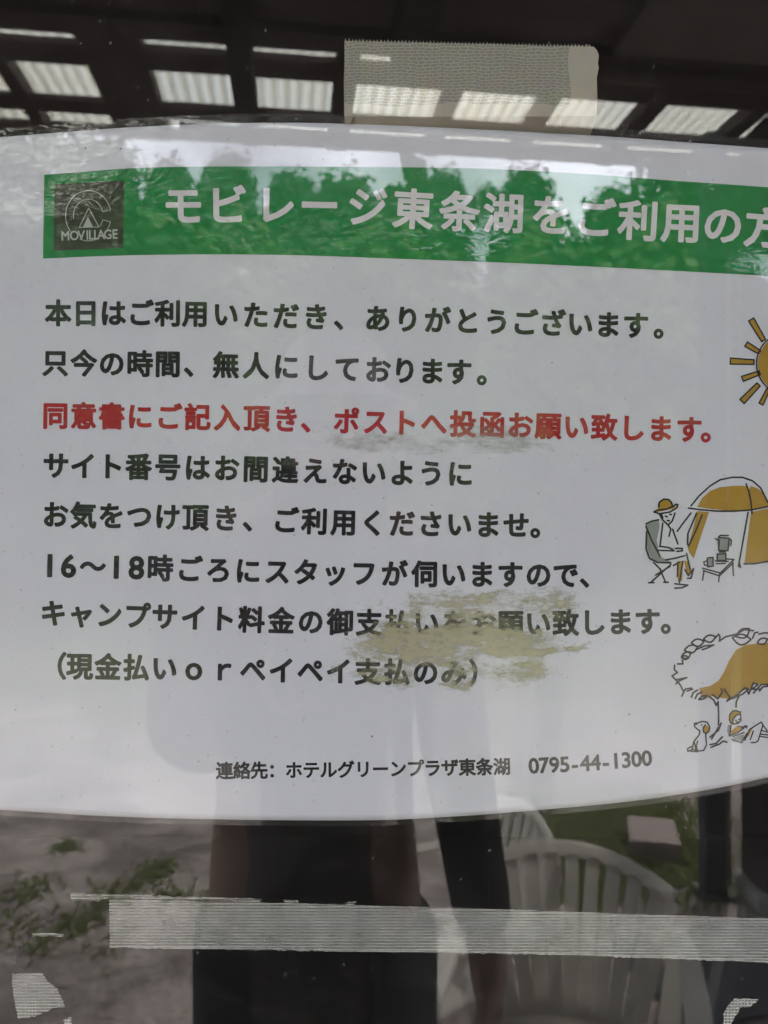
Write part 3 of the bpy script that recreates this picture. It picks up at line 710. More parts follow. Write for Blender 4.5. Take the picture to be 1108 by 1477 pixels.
class Ink:
    """collects flat print in photo pixels and lays it on the sheet"""
    def __init__(s): s.v = []; s.f = []; s.m = []
    def pt(s, x, y, z): s.v.append(PG(x, y, z)); return len(s.v) - 1
    def stroke(s, pts, wd, z, m=0):
        h = wd / 2
        for (x0, y0), (x1, y1) in zip(pts, pts[1:]):
            l = math.hypot(x1 - x0, y1 - y0)
            if l < 1e-6: continue
            nx, ny = -(y1 - y0) / l * h, (x1 - x0) / l * h
            s.f.append(tuple(s.pt(x, y, z) for x, y in ((x0 + nx, y0 + ny), (x1 + nx, y1 + ny), (x1 - nx, y1 - ny), (x0 - nx, y0 - ny)))); s.m.append(m)
        for x, y in pts: s.dot(x, y, h, z + .000012, m)
    def dot(s, x, y, r, z, m=0, n=8):
        s.f.append(tuple(s.pt(x + r * math.cos(2 * PI * k / n + .2), y + r * math.sin(2 * PI * k / n + .2), z) for k in range(n))[::-1]); s.m.append(m)
    def fill(s, pts, z, m=0):
        """concave outline, triangulated after being cut into small cells so that it follows the bulge"""
        bm = bmesh.new(); f_ = bm.faces.new([bm.verts.new((x, y, 0)) for x, y in pts])
        bmesh.ops.triangulate(bm, faces=[f_])
        xs = [p[0] for p in pts]; ys = [p[1] for p in pts]
        for ax, lo, hi in ((0, min(xs), max(xs)), (1, min(ys), max(ys))):
            c = lo + 12
            while c < hi:
                co_ = (c, 0, 0) if ax == 0 else (0, c, 0); no_ = (1, 0, 0) if ax == 0 else (0, 1, 0)
                bmesh.ops.bisect_plane(bm, geom=bm.verts[:] + bm.edges[:] + bm.faces[:], plane_co=co_, plane_no=no_); c += 12
        bm.verts.index_update(); b = len(s.v)
        for v in bm.verts: s.v.append(PG(v.co.x, v.co.y, z))
        for f2 in bm.faces: s.f.append(tuple(b + v.index for v in f2.verts)); s.m.append(m)
        bm.free()
    def text(s, chars, z, pen, m=0):
        """chars: (char, cx, cy, sx, sy, angle); cx, cy centre of the em box"""
        for c, cx, cy, sx, sy, an in chars:
            vs, fs, ed = glyph(c); ca, sa = math.cos(an), math.sin(an)
            def tr(p):
                wide = ord(c) > 0x2000
                x = (p[0] - (.5 if wide else (max(q[0] for q in vs) + min(q[0] for q in vs)) / 2)) * sx; y = -(p[1] - .36) * sy
                return cx + x * ca - y * sa, cy + x * sa + y * ca
            P = [tr(p) for p in vs]
            b = len(s.v)
            for p in P: s.v.append(PG(p[0], p[1], z))
            for f_ in fs: s.f.append(tuple(b + i for i in f_)); s.m.append(m)
            if pen:
                seen = set()
                for a, d in ed:
                    (x0, y0), (x1, y1) = P[a], P[d]; l = math.hypot(x1 - x0, y1 - y0)
                    if l < 1e-6: continue
                    nx, ny = -(y1 - y0) / l * pen, (x1 - x0) / l * pen
                    s.f.append(tuple(s.pt(x, y, z + .00001) for x, y in ((x0 + nx, y0 + ny), (x1 + nx, y1 + ny), (x1 - nx, y1 - ny), (x0 - nx, y0 - ny)))); s.m.append(m)
                    for i in (a, d):
                        if i not in seen: seen.add(i); s.dot(P[i][0], P[i][1], pen, z + .00002, m)
    def build(s, name, mats, parent=None):
        o = notice_part(name, s.v, s.f, mats, s.m, parent)
        return o
def line_chars(txt, xs, ys, sx, sy):
    res = []
    for i, c in enumerate(txt):
        if c in ' \u3000': continue
        x = interp(xs, i); y = smooth_tab(ys, x); an = math.atan2(smooth_tab(ys, x + 8) - smooth_tab(ys, x - 8), 16)
        res.append((c, x, y, sx, sy, an))
    return res
Z1 = .00006; Z2 = .00012; Z3 = .00018
LINES = [
 ('本日はご利用いただき、ありがとうございます。', [(0, 84), (5, 282), (9, 456), (11, 545), (15, 717), (20, 917), (21, 962)], [(80, 452), (280, 453), (545, 460), (920, 470)], BLACK),
 ('只今の時間、無人にしております。', [(0, 80), (1, 121), (4, 242), (5, 284), (6, 326), (8, 413), (11, 545), (14, 662), (15, 707)], [(80, 524), (330, 527), (545, 534), (700, 538)], BLACK),
 ('同意書にご記入頂き、ポストへ投函お願い致します。', [(0, 80), (3, 202), (5, 285), (8, 413), (9, 453), (10, 500), (15, 710), (20, 912), (22, 994), (23, 1030)], [(80, 600), (330, 603), (540, 609), (710, 613), (1000, 620)], RED),
 ('サイト番号はお間違えないように', [(0, 81), (1, 120), (3, 200), (7, 369), (10, 497), (14, 664)], [(80, 672), (330, 676), (500, 681), (670, 684)], BLACK),
 ('お気をつけ頂き、ご利用くださいませ。', [(0, 80), (5, 282), (6, 326), (7, 369), (8, 412), (12, 580), (16, 745), (17, 784)], [(80, 743), (330, 748), (500, 754), (750, 758)], BLACK),
 ('16～18時ごろにスタッフが伺いますので、', [(0, 72), (1, 99), (2, 134), (3, 168), (4, 197), (5, 231), (9, 400), (12, 525), (14, 613), (18, 777), (19, 816), (20, 855)], [(70, 816), (230, 820), (400, 825), (570, 828), (830, 830)], BLACK),
 ('キャンプサイト料金の御支払いをお願い致します。', [(0, 77), (4, 238), (7, 363), (10, 491), (14, 657), (18, 816), (21, 934), (22, 972)], [(75, 885), (240, 890), (450, 897), (700, 900), (930, 897)], BLACK),
 ('（現金払いｏｒペイペイ支払のみ）', [(0, 77), (1, 115), (4, 237), (7, 365), (10, 489), (13, 614), (15, 695)], [(80, 961), (320, 966), (500, 969), (690, 971)], BLACK),
]
for txt, xs, ys, m in LINES:
    k = Ink(); cs = []
    for c, x, y, sx, sy, an in line_chars(txt, xs, ys, 38.5, 39.5):
        if c.isdigit(): cs.append((c, x, y - 1, 46, 45, an))
        else: cs.append((c, x, y, sx, sy, an))
    k.text(cs, Z1, 1.5); o = k.build('text_line', [m])
    if m is RED: o['label'] = 'line of red text'
k = Ink()
cs = line_chars('連絡先：ホテルグリーンプラザ東条湖', [(0, 324), (16, 724)], [(324, 1112), (520, 1110), (724, 1106)], 25.5, 26)
for i, c in enumerate('0795-44-1300'):
    x = 770 + 163 * i / 11; y = smooth_tab([(770, 1104), (850, 1100), (934, 1093)], x); cs.append((c, x, y, 31, 31, -.065))
k.text(cs, Z1, .85); o = k.build('text_line', [BLACK]); o['label'] = 'small line of black text'

# ---- banner
BT = [(64, 252), (130, 247), (202, 242), (330, 240), (540, 241), (690, 243), (830, 250), (965, 260), (1108, 270), (1240, 281)]
BB = [(62, 373), (160, 369), (283, 367), (420, 368), (540, 372), (800, 382), (1108, 398), (1240, 406)]
vs, fs = [], []
nx, ny = 120, 12
for j in range(ny + 1):
    for i in range(nx + 1):
        f_ = i / nx; xt, xb = 64 + 1176 * f_, 62 + 1178 * f_
        yt, yb = smooth_tab(BT, xt), smooth_tab(BB, xb); h = j / ny
        vs.append(PG(xt + (xb - xt) * h, yt + (yb - yt) * h, Z1))
for j in range(ny):
    for i in range(nx):
        q_ = j * (nx + 1) + i; fs.append((q_, q_ + nx + 1, q_ + nx + 2, q_ + 1))
banner = notice_part('title_banner', vs, fs, GREEN)
TX = [264, 328, 398, 461, 530, 596, 663, 727, 795, 858, 921, 983, 1043, 1103, 1166]
TY = [(264, 297), (398, 296), (530, 299), (663, 306), (795, 311), (921, 319), (1043, 325), (1166, 335)]
k = Ink(); cs = []
for c, x in zip('モビレージ東条湖をご利用の方へ', TX):
    y = smooth_tab(TY, x); cs.append((c, x, y, 60, 60, math.atan2(smooth_tab(TY, x + 8) - smooth_tab(TY, x - 8), 16)))
k.text(cs, Z2, 1.7); k.build('banner_lettering', [WHITE], banner)
# emblem
def E4(x, y): return 60 + x / 3.259, 240 + y / 3.259
k = Ink()
k.fill([E4(*p) for p in ((60, 84), (388, 66), (383, 384), (56, 397))], Z2, 0)
def arc(cx, cy, rx, ry, a0, a1, n=40): return [E4(cx + rx * math.cos(math.radians(a0 + (a1 - a0) * i / n)), cy + ry * math.sin(math.radians(a0 + (a1 - a0) * i / n))) for i in range(n + 1)]
o1 = arc(220, 232, 107, 118, -14, -190); o2 = arc(220, 232, 70, 78, -190, -14)
k.stroke(o1, 1.0, Z3, 1); k.stroke(o2, 1.0, Z3, 1); k.stroke([o1[0], o2[-1]], 1.0, Z3, 1)
o1 = arc(220, 232, 107, 118, 14, 52); o2 = arc(220, 232, 70, 78, 14, 40); k.stroke([o1[-1]] + o1[::-1] + o2 + [o1[-1]][:0], 1.0, Z3, 1)
k.stroke(arc(220, 232, 107, 118, 170, 142, 12), 1.0, Z3, 1); k.stroke(arc(220, 232, 107, 118, 68, 112, 12), 1.0, Z3, 1)
k.stroke([E4(*p) for p in ((222, 196), (177, 287), (270, 285), (222, 196))], 1.1, Z3, 1)
k.fill([E4(*p) for p in ((218, 236), (195, 285), (242, 284))], Z3, 1)
cs = []
mw = [(92, 'M'), (138, 'O'), (171, 'V'), (199, 'I'), (219, 'L'), (243, 'L'), (264, 'A'), (295, 'G'), (330, 'E')]
for x, c in mw:
    ex, ey = E4(x + 16 if c != 'M' else 112, 325 - (x - 92) * .035); cs.append((c, ex, ey, 16.5 if c != 'I' else 14, 19, -.03))
k.text(cs, Z3 + .00004, .35, 1); k.build('emblem', [BADGE, ink('emblem_grey', (.46, .47, .42), .1)], banner)

# ---- drawings
def A(x, y): return 908 + x / 3.435, 430 + y / 3.435
def B(x, y): return 908 + x / 4.475, 860 + y / 4.475
LW = 2.5
def st(k, fn, wd, *pl):
    for p in pl: k.stroke([fn(*q) for q in p], wd, Z2, 0)
# sun
k = Ink(); c0 = (785, 325)
k.fill([A(c0[0] + 148 * math.cos(a * PI / 24), c0[1] + 148 * math.sin(a * PI / 24)) for a in range(48)], Z1, 1)
st(k, A, 2.2, [(c0[0] + 155 * math.cos(a * PI / 24), c0[1] + 155 * math.sin(a * PI / 24)) for a in range(49)])
rays = [((603, 106), (665, 210), 15), ((578, 228), (645, 268), 13), ((500, 312), (617, 317), 15), ((560, 400), (645, 370), 13), ((558, 512), (640, 428), 15), ((652, 525), (688, 452), 11), ((720, 80), (737, 160), 13)]
rays += [((2 * c0[0] - a[0], 2 * c0[1] - a[1]), (2 * c0[0] - b[0], 2 * c0[1] - b[1]), r) for a, b, r in rays[:6]] + [((860, 85), (840, 160), 13)]
for a, b, r in rays:
    l = math.hypot(b[0] - a[0], b[1] - a[1]); nx_, ny_ = -(b[1] - a[1]) / l * r, (b[0] - a[0]) / l * r
    q = [(a[0] + nx_, a[1] + ny_), (b[0] + nx_ * .75, b[1] + ny_ * .75), (b[0] - nx_ * .75, b[1] - ny_ * .75), (a[0] - nx_, a[1] - ny_)]
    k.fill([A(*p) for p in q], Z1, 1); st(k, A, 2.2, q + [q[0]])
k.build('sun_drawing', [LINE, MUSTARD])
# tent
k = Ink()
k.fill([A(*p) for p in ((335, 1035), (360, 990), (400, 955), (450, 936), (520, 930), (580, 930), (590, 950), (602, 930), (640, 945), (670, 975), (690, 1020), (700, 1030), (608, 1050), (510, 1054), (400, 1045))], Z1, 1)
k.fill([A(*p) for p in ((337, 1055), (395, 1060), (318, 1292), (298, 1262), (290, 1240))], Z1, 1)
k.fill([A(*p) for p in ((602, 1060), (700, 1040), (770, 1060), (800, 1180), (810, 1300), (690, 1312), (570, 1312))], Z1, 1)
st(k, A, LW, [(305, 1030), (345, 980), (400, 930), (450, 900), (510, 888), (560, 888), (610, 905), (650, 940), (685, 1010), (720, 1040), (800, 1180), (830, 1300)],
   [(292, 1040), (350, 1048), (430, 1055), (510, 1056), (600, 1050), (690, 1032), (760, 1010)], [(578, 920), (592, 960), (602, 1010), (608, 1068)], [(588, 1062), (565, 1190), (540, 1330)],
   [(305, 1065), (270, 1110), (237, 1155)], [(333, 1065), (310, 1120), (290, 1165), (288, 1220)], [(360, 1075), (330, 1150), (292, 1230)], [(568, 1317), (620, 1316), (690, 1304), (830, 1290)], [(540, 1330), (545, 1310), (550, 1335)])
k.build('tent_drawing', [LINE, MUSTARD])
# camper in a folding chair
k = Ink()
k.fill([A(*p) for p in ((82, 1118), (145, 1098), (150, 1130), (135, 1200), (152, 1280), (210, 1308), (150, 1312), (110, 1300), (88, 1240), (82, 1160))], Z1, 2)
k.fill([A(*p) for p in ((145, 1040), (150, 1010), (175, 995), (205, 1005), (212, 1025), (235, 1030), (215, 1045), (130, 1062), (128, 1052))], Z1, 1)
k.fill([A(*p) for p in ((240, 1305), (265, 1300), (262, 1400), (240, 1405))], Z1, 1); k.fill([A(*p) for p in ((270, 1300), (290, 1305), (310, 1360), (295, 1375), (280, 1345))], Z1, 1)
st(k, A, LW, [(145, 1035), (148, 1012), (170, 996), (195, 998), (208, 1012), (212, 1025)], [(122, 1058), (140, 1050), (180, 1046), (220, 1030), (228, 1022), (240, 1022), (236, 1038), (200, 1060), (150, 1068), (122, 1060)],
   [(148, 1068), (165, 1100), (192, 1124), (212, 1105), (226, 1065)], [(158, 1068), (166, 1090)], [(178, 1080), (188, 1084)], [(200, 1072), (208, 1072)], [(188, 1102), (198, 1103)],
   [(82, 1118), (110, 1105), (145, 1098)], [(82, 1130), (110, 1200), (152, 1280)], [(85, 1158), (82, 1240), (100, 1290), (140, 1310), (205, 1312)],
   [(165, 1115), (160, 1160), (152, 1225)], [(192, 1125), (205, 1145), (196, 1180)], [(214, 1145), (228, 1185), (240, 1218)], [(150, 1230), (190, 1235), (215, 1245)], [(145, 1250), (222, 1252)], [(228, 1240), (262, 1240), (262, 1252), (235, 1255)],
   [(180, 1297), (230, 1288), (275, 1276)], [(283, 1265), (292, 1305), (302, 1345)], [(218, 1325), (248, 1308)], [(240, 1310), (238, 1380)], [(265, 1305), (256, 1360), (248, 1410)], [(275, 1345), (292, 1375), (318, 1340), (305, 1388), (288, 1388)],
   [(225, 1415), (245, 1418), (290, 1422), (260, 1435), (225, 1437)], [(120, 1310), (155, 1345)], [(130, 1372), (200, 1330)], [(205, 1320), (110, 1405)], [(95, 1410), (122, 1410)], [(150, 1340), (178, 1405)], [(170, 1408), (192, 1408)])
k.build('camper_drawing', [LINE, MUSTARD, GREY])
# camp table with pot and mugs
k = Ink()
k.fill([A(*p) for p in ((432, 1200), (445, 1185), (492, 1185), (488, 1250), (442, 1250))], Z1, 2); k.fill([A(*p) for p in ((435, 1265), (475, 1263), (478, 1305), (432, 1308))], Z1, 2); k.fill([A(*p) for p in ((385, 1285), (414, 1283), (415, 1328), (388, 1332))], Z1, 2)
st(k, A, 2.2, [(425, 1192), (445, 1198), (442, 1250), (488, 1252), (495, 1190), (440, 1186), (450, 1176), (490, 1176)], [(495, 1192), (505, 1200), (502, 1226)], [(445, 1258), (475, 1258)], [(435, 1268), (478, 1266), (478, 1300), (435, 1300), (435, 1268)], [(425, 1302), (490, 1305)], [(430, 1316), (475, 1314)],
   [(385, 1288), (414, 1284), (415, 1328), (388, 1332), (385, 1288)], [(385, 1302), (368, 1308), (372, 1322), (386, 1324)], [(362, 1338), (450, 1362), (518, 1295), (480, 1292)], [(366, 1350), (446, 1376), (514, 1312)], [(370, 1350), (362, 1398)], [(446, 1368), (442, 1405)], [(512, 1310), (515, 1375)])
k.build('camp_table_drawing', [LINE, MUSTARD, GREY])
# leafy tree
k = Ink()
k.fill([B(*p) for p in ((450, 592), (520, 580), (575, 545), (610, 490), (640, 420), (690, 345), (750, 315), (830, 304), (900, 300), (1050, 320), (1130, 400), (1140, 480), (1080, 545), (900, 565), (800, 570), (770, 600), (720, 612), (650, 665), (620, 610), (580, 655), (545, 640), (480, 668), (460, 640))], Z1, 1)
def leafy(x, y, l, a, w_=.34):
    ca, sa = math.cos(a), math.sin(a); pts = []
    for i in range(9):
        t = i / 8; pts.append((x + l * t * ca - l * w_ * math.sin(PI * t) * sa, y + l * t * sa + l * w_ * math.sin(PI * t) * ca))
    for i in range(8, -1, -1):
        t = i / 8; pts.append((x + l * t * ca + l * w_ * .7 * math.sin(PI * t) * sa, y + l * t * sa - l * w_ * .7 * math.sin(PI * t) * ca))
    return pts
for x, y, l, a in ((355, 348, 88, -.25), (400, 300, 82, -.1), (478, 278, 80, -.2), (335, 395, 70, -.5), (690, 262, 100, -.55), (665, 268, 120, .1), (825, 300, 70, -.35), (340, 390, 42, .2)):
    st(k, B, 2.5, leafy(x, y, l, a))
st(k, B, 2.5, [(430, 345), (480, 322), (545, 315), (500, 335), (470, 345)], [(555, 270), (575, 245), (585, 262), (580, 290), (620, 262), (690, 245), (740, 215), (800, 222)], [(795, 272), (810, 235), (830, 232)], [(835, 245), (870, 236), (940, 240), (1010, 260), (1080, 300), (1130, 370), (1160, 450), (1130, 530), (1060, 570)],
   [(310, 437), (345, 437), (342, 410)], [(292, 445), (290, 475), (310, 492), (275, 515), (300, 540), (370, 525), (325, 545), (300, 565)], [(300, 540), (330, 575), (345, 608)], [(338, 645), (360, 600), (400, 592)], [(372, 612), (408, 600)], [(400, 652), (412, 622), (440, 605)], [(425, 660), (438, 632), (470, 618)], [(448, 665), (470, 645), (500, 640), (480, 662), (448, 668)],
   [(512, 645), (545, 670), (560, 705), (572, 680), (576, 760), (575, 832)], [(535, 635), (570, 662), (600, 620), (592, 598)], [(612, 600), (650, 655), (628, 678), (700, 632), (745, 592)], [(665, 660), (730, 632), (770, 600)], [(706, 650), (690, 680), (688, 715)], [(755, 592), (770, 632), (800, 560), (830, 570), (790, 600), (850, 600)], [(800, 625), (850, 570), (900, 570), (960, 575)], [(840, 612), (860, 585), (905, 580)],
   [(592, 818), (575, 865), (520, 910)], [(575, 845), (550, 890), (530, 922)], [(520, 958), (560, 950), (600, 908)], [(525, 975), (580, 955), (605, 935), (630, 942)])
k.build('tree_drawing', [LINE, MUSTARD])
# dog
k = Ink()
k.fill([B(*p) for p in ((480, 835), (505, 835), (520, 860), (505, 888), (482, 880), (474, 858))], Z1, 1)
st(k, B, 2.1, [(440, 860), (420, 840), (420, 820), (440, 818), (470, 808), (500, 812), (518, 840), (515, 870), (495, 888), (478, 875), (476, 850), (490, 830)], [(440, 860), (455, 868), (450, 895), (415, 940), (405, 985), (440, 1000), (480, 995), (497, 960), (492, 890)], [(420, 945), (430, 995)], [(440, 935), (432, 965), (440, 995)], [(400, 970), (375, 985), (378, 1002), (400, 992)], [(465, 830), (468, 832)], [(425, 828), (436, 824)], [(405, 990), (400, 1002), (440, 1004)])
k.build('dog_drawing', [LINE, MUSTARD])
# reading child
k = Ink()
k.fill([B(*p) for p in ((648, 790), (655, 755), (685, 740), (712, 755), (690, 765), (668, 790), (662, 828), (645, 815))], Z1, 1); k.fill([B(*p) for p in ((655, 870), (690, 840), (728, 850), (700, 880), (660, 895))], Z1, 1)
k.fill([B(*p) for p in ((635, 830), (650, 830), (650, 910), (640, 905), (630, 870))], Z1, 2); k.fill([B(*p) for p in ((668, 920), (700, 900), (745, 892), (725, 946), (668, 940))], Z1, 2); k.fill([B(*p) for p in ((770, 900), (800, 845), (775, 855), (745, 925))], Z1, 1)
st(k, B, 2.0, [(660, 825), (645, 800), (648, 765), (665, 742), (690, 738), (715, 750), (718, 745)], [(668, 825), (668, 795), (690, 768), (715, 760)], [(715, 755), (720, 800), (700, 822), (672, 825)], [(685, 800), (690, 802)], [(705, 795), (710, 795)], [(690, 812), (704, 812)],
   [(655, 835), (648, 900), (700, 880), (740, 850)], [(660, 925), (725, 946), (758, 885)], [(668, 905), (740, 880)], [(700, 840), (745, 845), (760, 838)], [(728, 850), (750, 835), (758, 850)], [(745, 930), (775, 860), (850, 812), (862, 830), (830, 935), (810, 945), (785, 945)], [(780, 925), (800, 870)], [(850, 865), (890, 878)], [(845, 890), (895, 895)], [(845, 905), (895, 912)], [(860, 830), (890, 870)])
k.build('reading_child_drawing', [LINE, MUSTARD, GREY])

# ---- stuck, damp patches where the film clings to the glass
def stain_material(name, col, amax, fine):
    m, n, o = mat(name)
    at_ = N(n, 'ShaderNodeAttribute', attribute_name='cover'); t = N(n, 'ShaderNodeTexCoord')
    mp = N(n, 'ShaderNodeMapping'); mp.inputs['Scale'].default_value = (.6, 1, 1.2); L(n, t.outputs['Object'], mp.inputs[0])
    z = N(n, 'ShaderNodeTexNoise', i_Scale=fine, i_Detail=8, i_Roughness=.75); L(n, mp.outputs[0], z.inputs['Vector'])
    s = N(n, 'ShaderNodeMath', operation='MULTIPLY_ADD', n1=1.5, n2=-.75); L(n, z.outputs['Fac'], s.inputs[0])
    a = N(n, 'ShaderNodeMath', operation='ADD'); L(n, at_.outputs['Fac'], a.inputs[0]); L(n, s.outputs[0], a.inputs[1])
    r = N(n, 'ShaderNodeMapRange', n1=.20, n2=.95, n3=0.0, n4=amax); L(n, a.outputs[0], r.inputs[0])
    z2 = N(n, 'ShaderNodeTexNoise', i_Scale=60.0, i_Detail=5); L(n, t.outputs['Object'], z2.inputs['Vector'])
    c = N(n, 'ShaderNodeMixRGB', n1=rgba(col), n2=rgba(tuple(x * .78 for x in col))); L(n, z2.outputs['Fac'], c.inputs[0])
    d = N(n, 'ShaderNodeBsdfDiffuse'); L(n, c.outputs[0], d.inputs[0]); tr = N(n, 'ShaderNodeBsdfTransparent')
    mm = N(n, 'ShaderNodeMixShader'); L(n, r.outputs[0], mm.inputs[0]); L(n, tr.outputs[0], mm.inputs[1]); L(n, d.outputs[0], mm.inputs[2])
    L(n, mm.outputs[0], o.inputs[0]); return m
def stain(x0, y0, x1, y1, blobs, m, label):
    st_ = 1.5; nx, ny = int((x1 - x0) / st_), int((y1 - y0) / st_); vs, fs, cv = [], [], []
    for j in range(ny + 1):
        for i in range(nx + 1):
            x, y = x0 + i * st_, y0 + j * st_; vs.append(PG(x, y, .00028)); e = 0
            # ragged, sideways-smeared outline
            n1 = mnoise.turbulence_vector(Vector((x * .018, y * .045, 3.1)), 4, False)
            n2 = mnoise.turbulence(Vector((x * .05, y * .13, 9.0)), 5, False)
            xx, yy = x + n1.x * 26, y + n1.y * 15
            for bx, by, rx, ry, am in blobs:
                q2 = ((xx - bx) / (rx * 1.15)) ** 2 + ((yy - by) / (ry * 1.15)) ** 2
                if q2 < 6: e += am * math.exp(-q2 * 1.1)
            e = min(1.2, e * 1.3) * (.78 + .42 * n2) * (1 if y > 905 or y < 700 else .74)
            b = min(i, nx - i, j, ny - j) / 6
            cv.append(max(0, min(1.4, e)) * min(1, b) - (1 - min(1, b)) * .6)
    for j in range(ny):
        for i in range(nx):
            q = j * (nx + 1) + i; fs.append((q, q + nx + 1, q + nx + 2, q + 1))
    o = notice_part('damp_patch', vs, fs, m); a = o.data.attributes.new('cover', 'FLOAT', 'POINT'); a.data.foreach_set('value', cv)
    o['label'] = label; return o
def Cc(l): return [(490 + x / 2.916, 840 + y / 2.916, rx / 2.916, ry / 2.916, a) for x, y, rx, ry, a in l]
SM = stain_material('khaki_damp', (.56, .52, .32), .82, 800)
stain(484, 836, 876, 1012, Cc([(330, 100, 62, 48, .75), (250, 262, 175, 52, .95), (400, 225, 170, 60, .95), (540, 130, 50, 60, .8), (500, 72, 110, 24, .7), (600, 60, 70, 24, .7), (620, 165, 40, 45, .62), (560, 220, 70, 40, .85), (700, 268, 160, 42, .85), (820, 190, 34, 34, .7), (820, 335, 62, 62, .8), (950, 285, 75, 18, .75),
  (520, 360, 80, 40, .6), (700, 385, 110, 25, .5), (250, 175, 60, 40, .5), (930, 130, 80, 90, .42), (790, 90, 170, 40, .38), (130, 90, 70, 50, .3), (130, 370, 60, 40, .4), (230, 390, 70, 40, .5), (480, 410, 50, 25, .55), (350, 330, 90, 30, .55), (720, 180, 60, 60, .40), (880, 70, 130, 30, .42)]), SM, 'large khaki damp patch across the last lines')
SL = stain_material('faint_damp', (.55, .54, .44), .42, 620)
stain(404, 606, 810, 664, [(548, 640, 34, 12, .72), (505, 628, 40, 14, .42), (690, 640, 60, 10, .52), (745, 632, 36, 22, .52), (620, 645, 40, 9, .4), (440, 652, 16, 7, .4), (770, 645, 22, 10, .55), (668, 622, 40, 14, .4)], SL, 'faint damp patch under the red line')
stain(470, 948, 512, 992, [(485, 968, 14, 18, .6)], SL, 'small damp patch beside the last line')
stain(96, 420, 122, 446, [(109, 432, 7, 9, .8)], SL, 'tiny damp patch above the first line')

# ------------------------------------------------------------------ tapes on the inside of the glass
TY_ = .00335
def tape_woven():
    m, n, o = mat('woven_cloth_tape')
    t = N(n, 'ShaderNodeTexCoord')
    mp = N(n, 'ShaderNodeMapping'); mp.inputs['Rotation'].default_value = (PI / 2, 0, 0); mp.inputs['Scale'].default_value = (1, 1, 1)
    L(n, t.outputs['Object'], mp.inputs[0])
    br = N(n, 'ShaderNodeTexBrick', i_Scale=1.0, i_Mortar_Size=.00022, i_Mortar_Smooth=.9, i_Bias=0.0, i_Brick_Width=.0022, i_Row_Height=.0010)
    br.offset = .33
    sx = N(n, 'ShaderNodeSeparateXYZ'); L(n, t.outputs['Object'], sx.inputs[0])
    zz = N(n, 'ShaderNodeTexNoise', i_Scale=70.0, i_Detail=3); L(n, t.outputs['Object'], zz.inputs['Vector'])
    zw = N(n, 'ShaderNodeVectorMath', operation='SCALE', n3=.0012) if False else None
    nd = N(n, 'ShaderNodeTexNoise', i_Scale=130.0, i_Detail=4); L(n, t.outputs['Object'], nd.inputs['Vector'])
    vm = N(n, 'ShaderNodeVectorMath', operation='MULTIPLY_ADD'); vm.inputs[1].default_value = (.0026, .0026, .0026); L(n, nd.outputs['Color'], vm.inputs[0]); L(n, mp.outputs[0], vm.inputs[2])
    L(n, vm.outputs[0], br.inputs['Vector'])
    # where the glue has wetted the glass the weave shows; the rim is plain
    wet = N(n, 'ShaderNodeMath', operation='MULTIPLY_ADD', n1=.004); L(n, zz.outputs['Fac'], wet.inputs[0]); L(n, sx.outputs['X'], wet.inputs[2])
    wr = N(n, 'ShaderNodeMath', operation='LESS_THAN', n1=.033); L(n, wet.outputs[0], wr.inputs[0])
    wz = N(n, 'ShaderNodeMath', operation='MULTIPLY_ADD', n1=-.006); L(n, zz.outputs['Fac'], wz.inputs[0]); L(n, sx.outputs['Z'], wz.inputs[2])
    wb = N(n, 'ShaderNodeMath', operation='GREATER_THAN', n1=-.0088); L(n, wz.outputs[0], wb.inputs[0])
    wm = N(n, 'ShaderNodeMath', operation='MULTIPLY'); L(n, wr.outputs[0], wm.inputs[0]); L(n, wb.outputs[0], wm.inputs[1])
    iv = N(n, 'ShaderNodeMath', operation='MULTIPLY'); L(n, br.outputs['Fac'], iv.inputs[0]); L(n, wm.outputs[0], iv.inputs[1])
    ba = N(n, 'ShaderNodeMixRGB', n1=(.50, .46, .37, 1), n2=(.31, .30, .245, 1)); L(n, wm.outputs[0], ba.inputs[0])
    c = N(n, 'ShaderNodeMixRGB', n2=(.48, .46, .38, 1)); L(n, iv.outputs[0], c.inputs[0]); L(n, ba.outputs[0], c.inputs[1])
    z2 = N(n, 'ShaderNodeTexNoise', i_Scale=180.0, i_Detail=6); L(n, t.outputs['Object'], z2.inputs['Vector'])
    cm = N(n, 'ShaderNodeMixRGB', blend_type='MULTIPLY', n0=.25); L(n, c.outputs[0], cm.inputs[1]); L(n, z2.outputs['Color'], cm.inputs[2])
    d = N(n, 'ShaderNodeBsdfDiffuse'); L(n, cm.outputs[0], d.inputs[0]); tr = N(n, 'ShaderNodeBsdfTransparent')
    mm = N(n, 'ShaderNodeMixShader', n0=.93); L(n, tr.outputs[0], mm.inputs[1]); L(n, d.outputs[0], mm.inputs[2]); L(n, mm.outputs[0], o.inputs[0]); return m
outl = []
x = 497
while x < 852:
    y = 57 + (x - 497) / 355 * 8.5
    outl += [(x, y + 2.2 + random.uniform(-.5, .5)), (x + 1.6, y - 1.3 + random.uniform(-.6, .6)), (x + 3.0, y + 2.0)]; x += 5.1
outl += [(856, 67), (861, 72), (864, 80), (862.5, 92), (864, 97), (861, 112), (861.5, 140), (860.5, 188), (861, 235), (860, 262), (498, 256), (497, 180), (496, 120), (497, 90)]
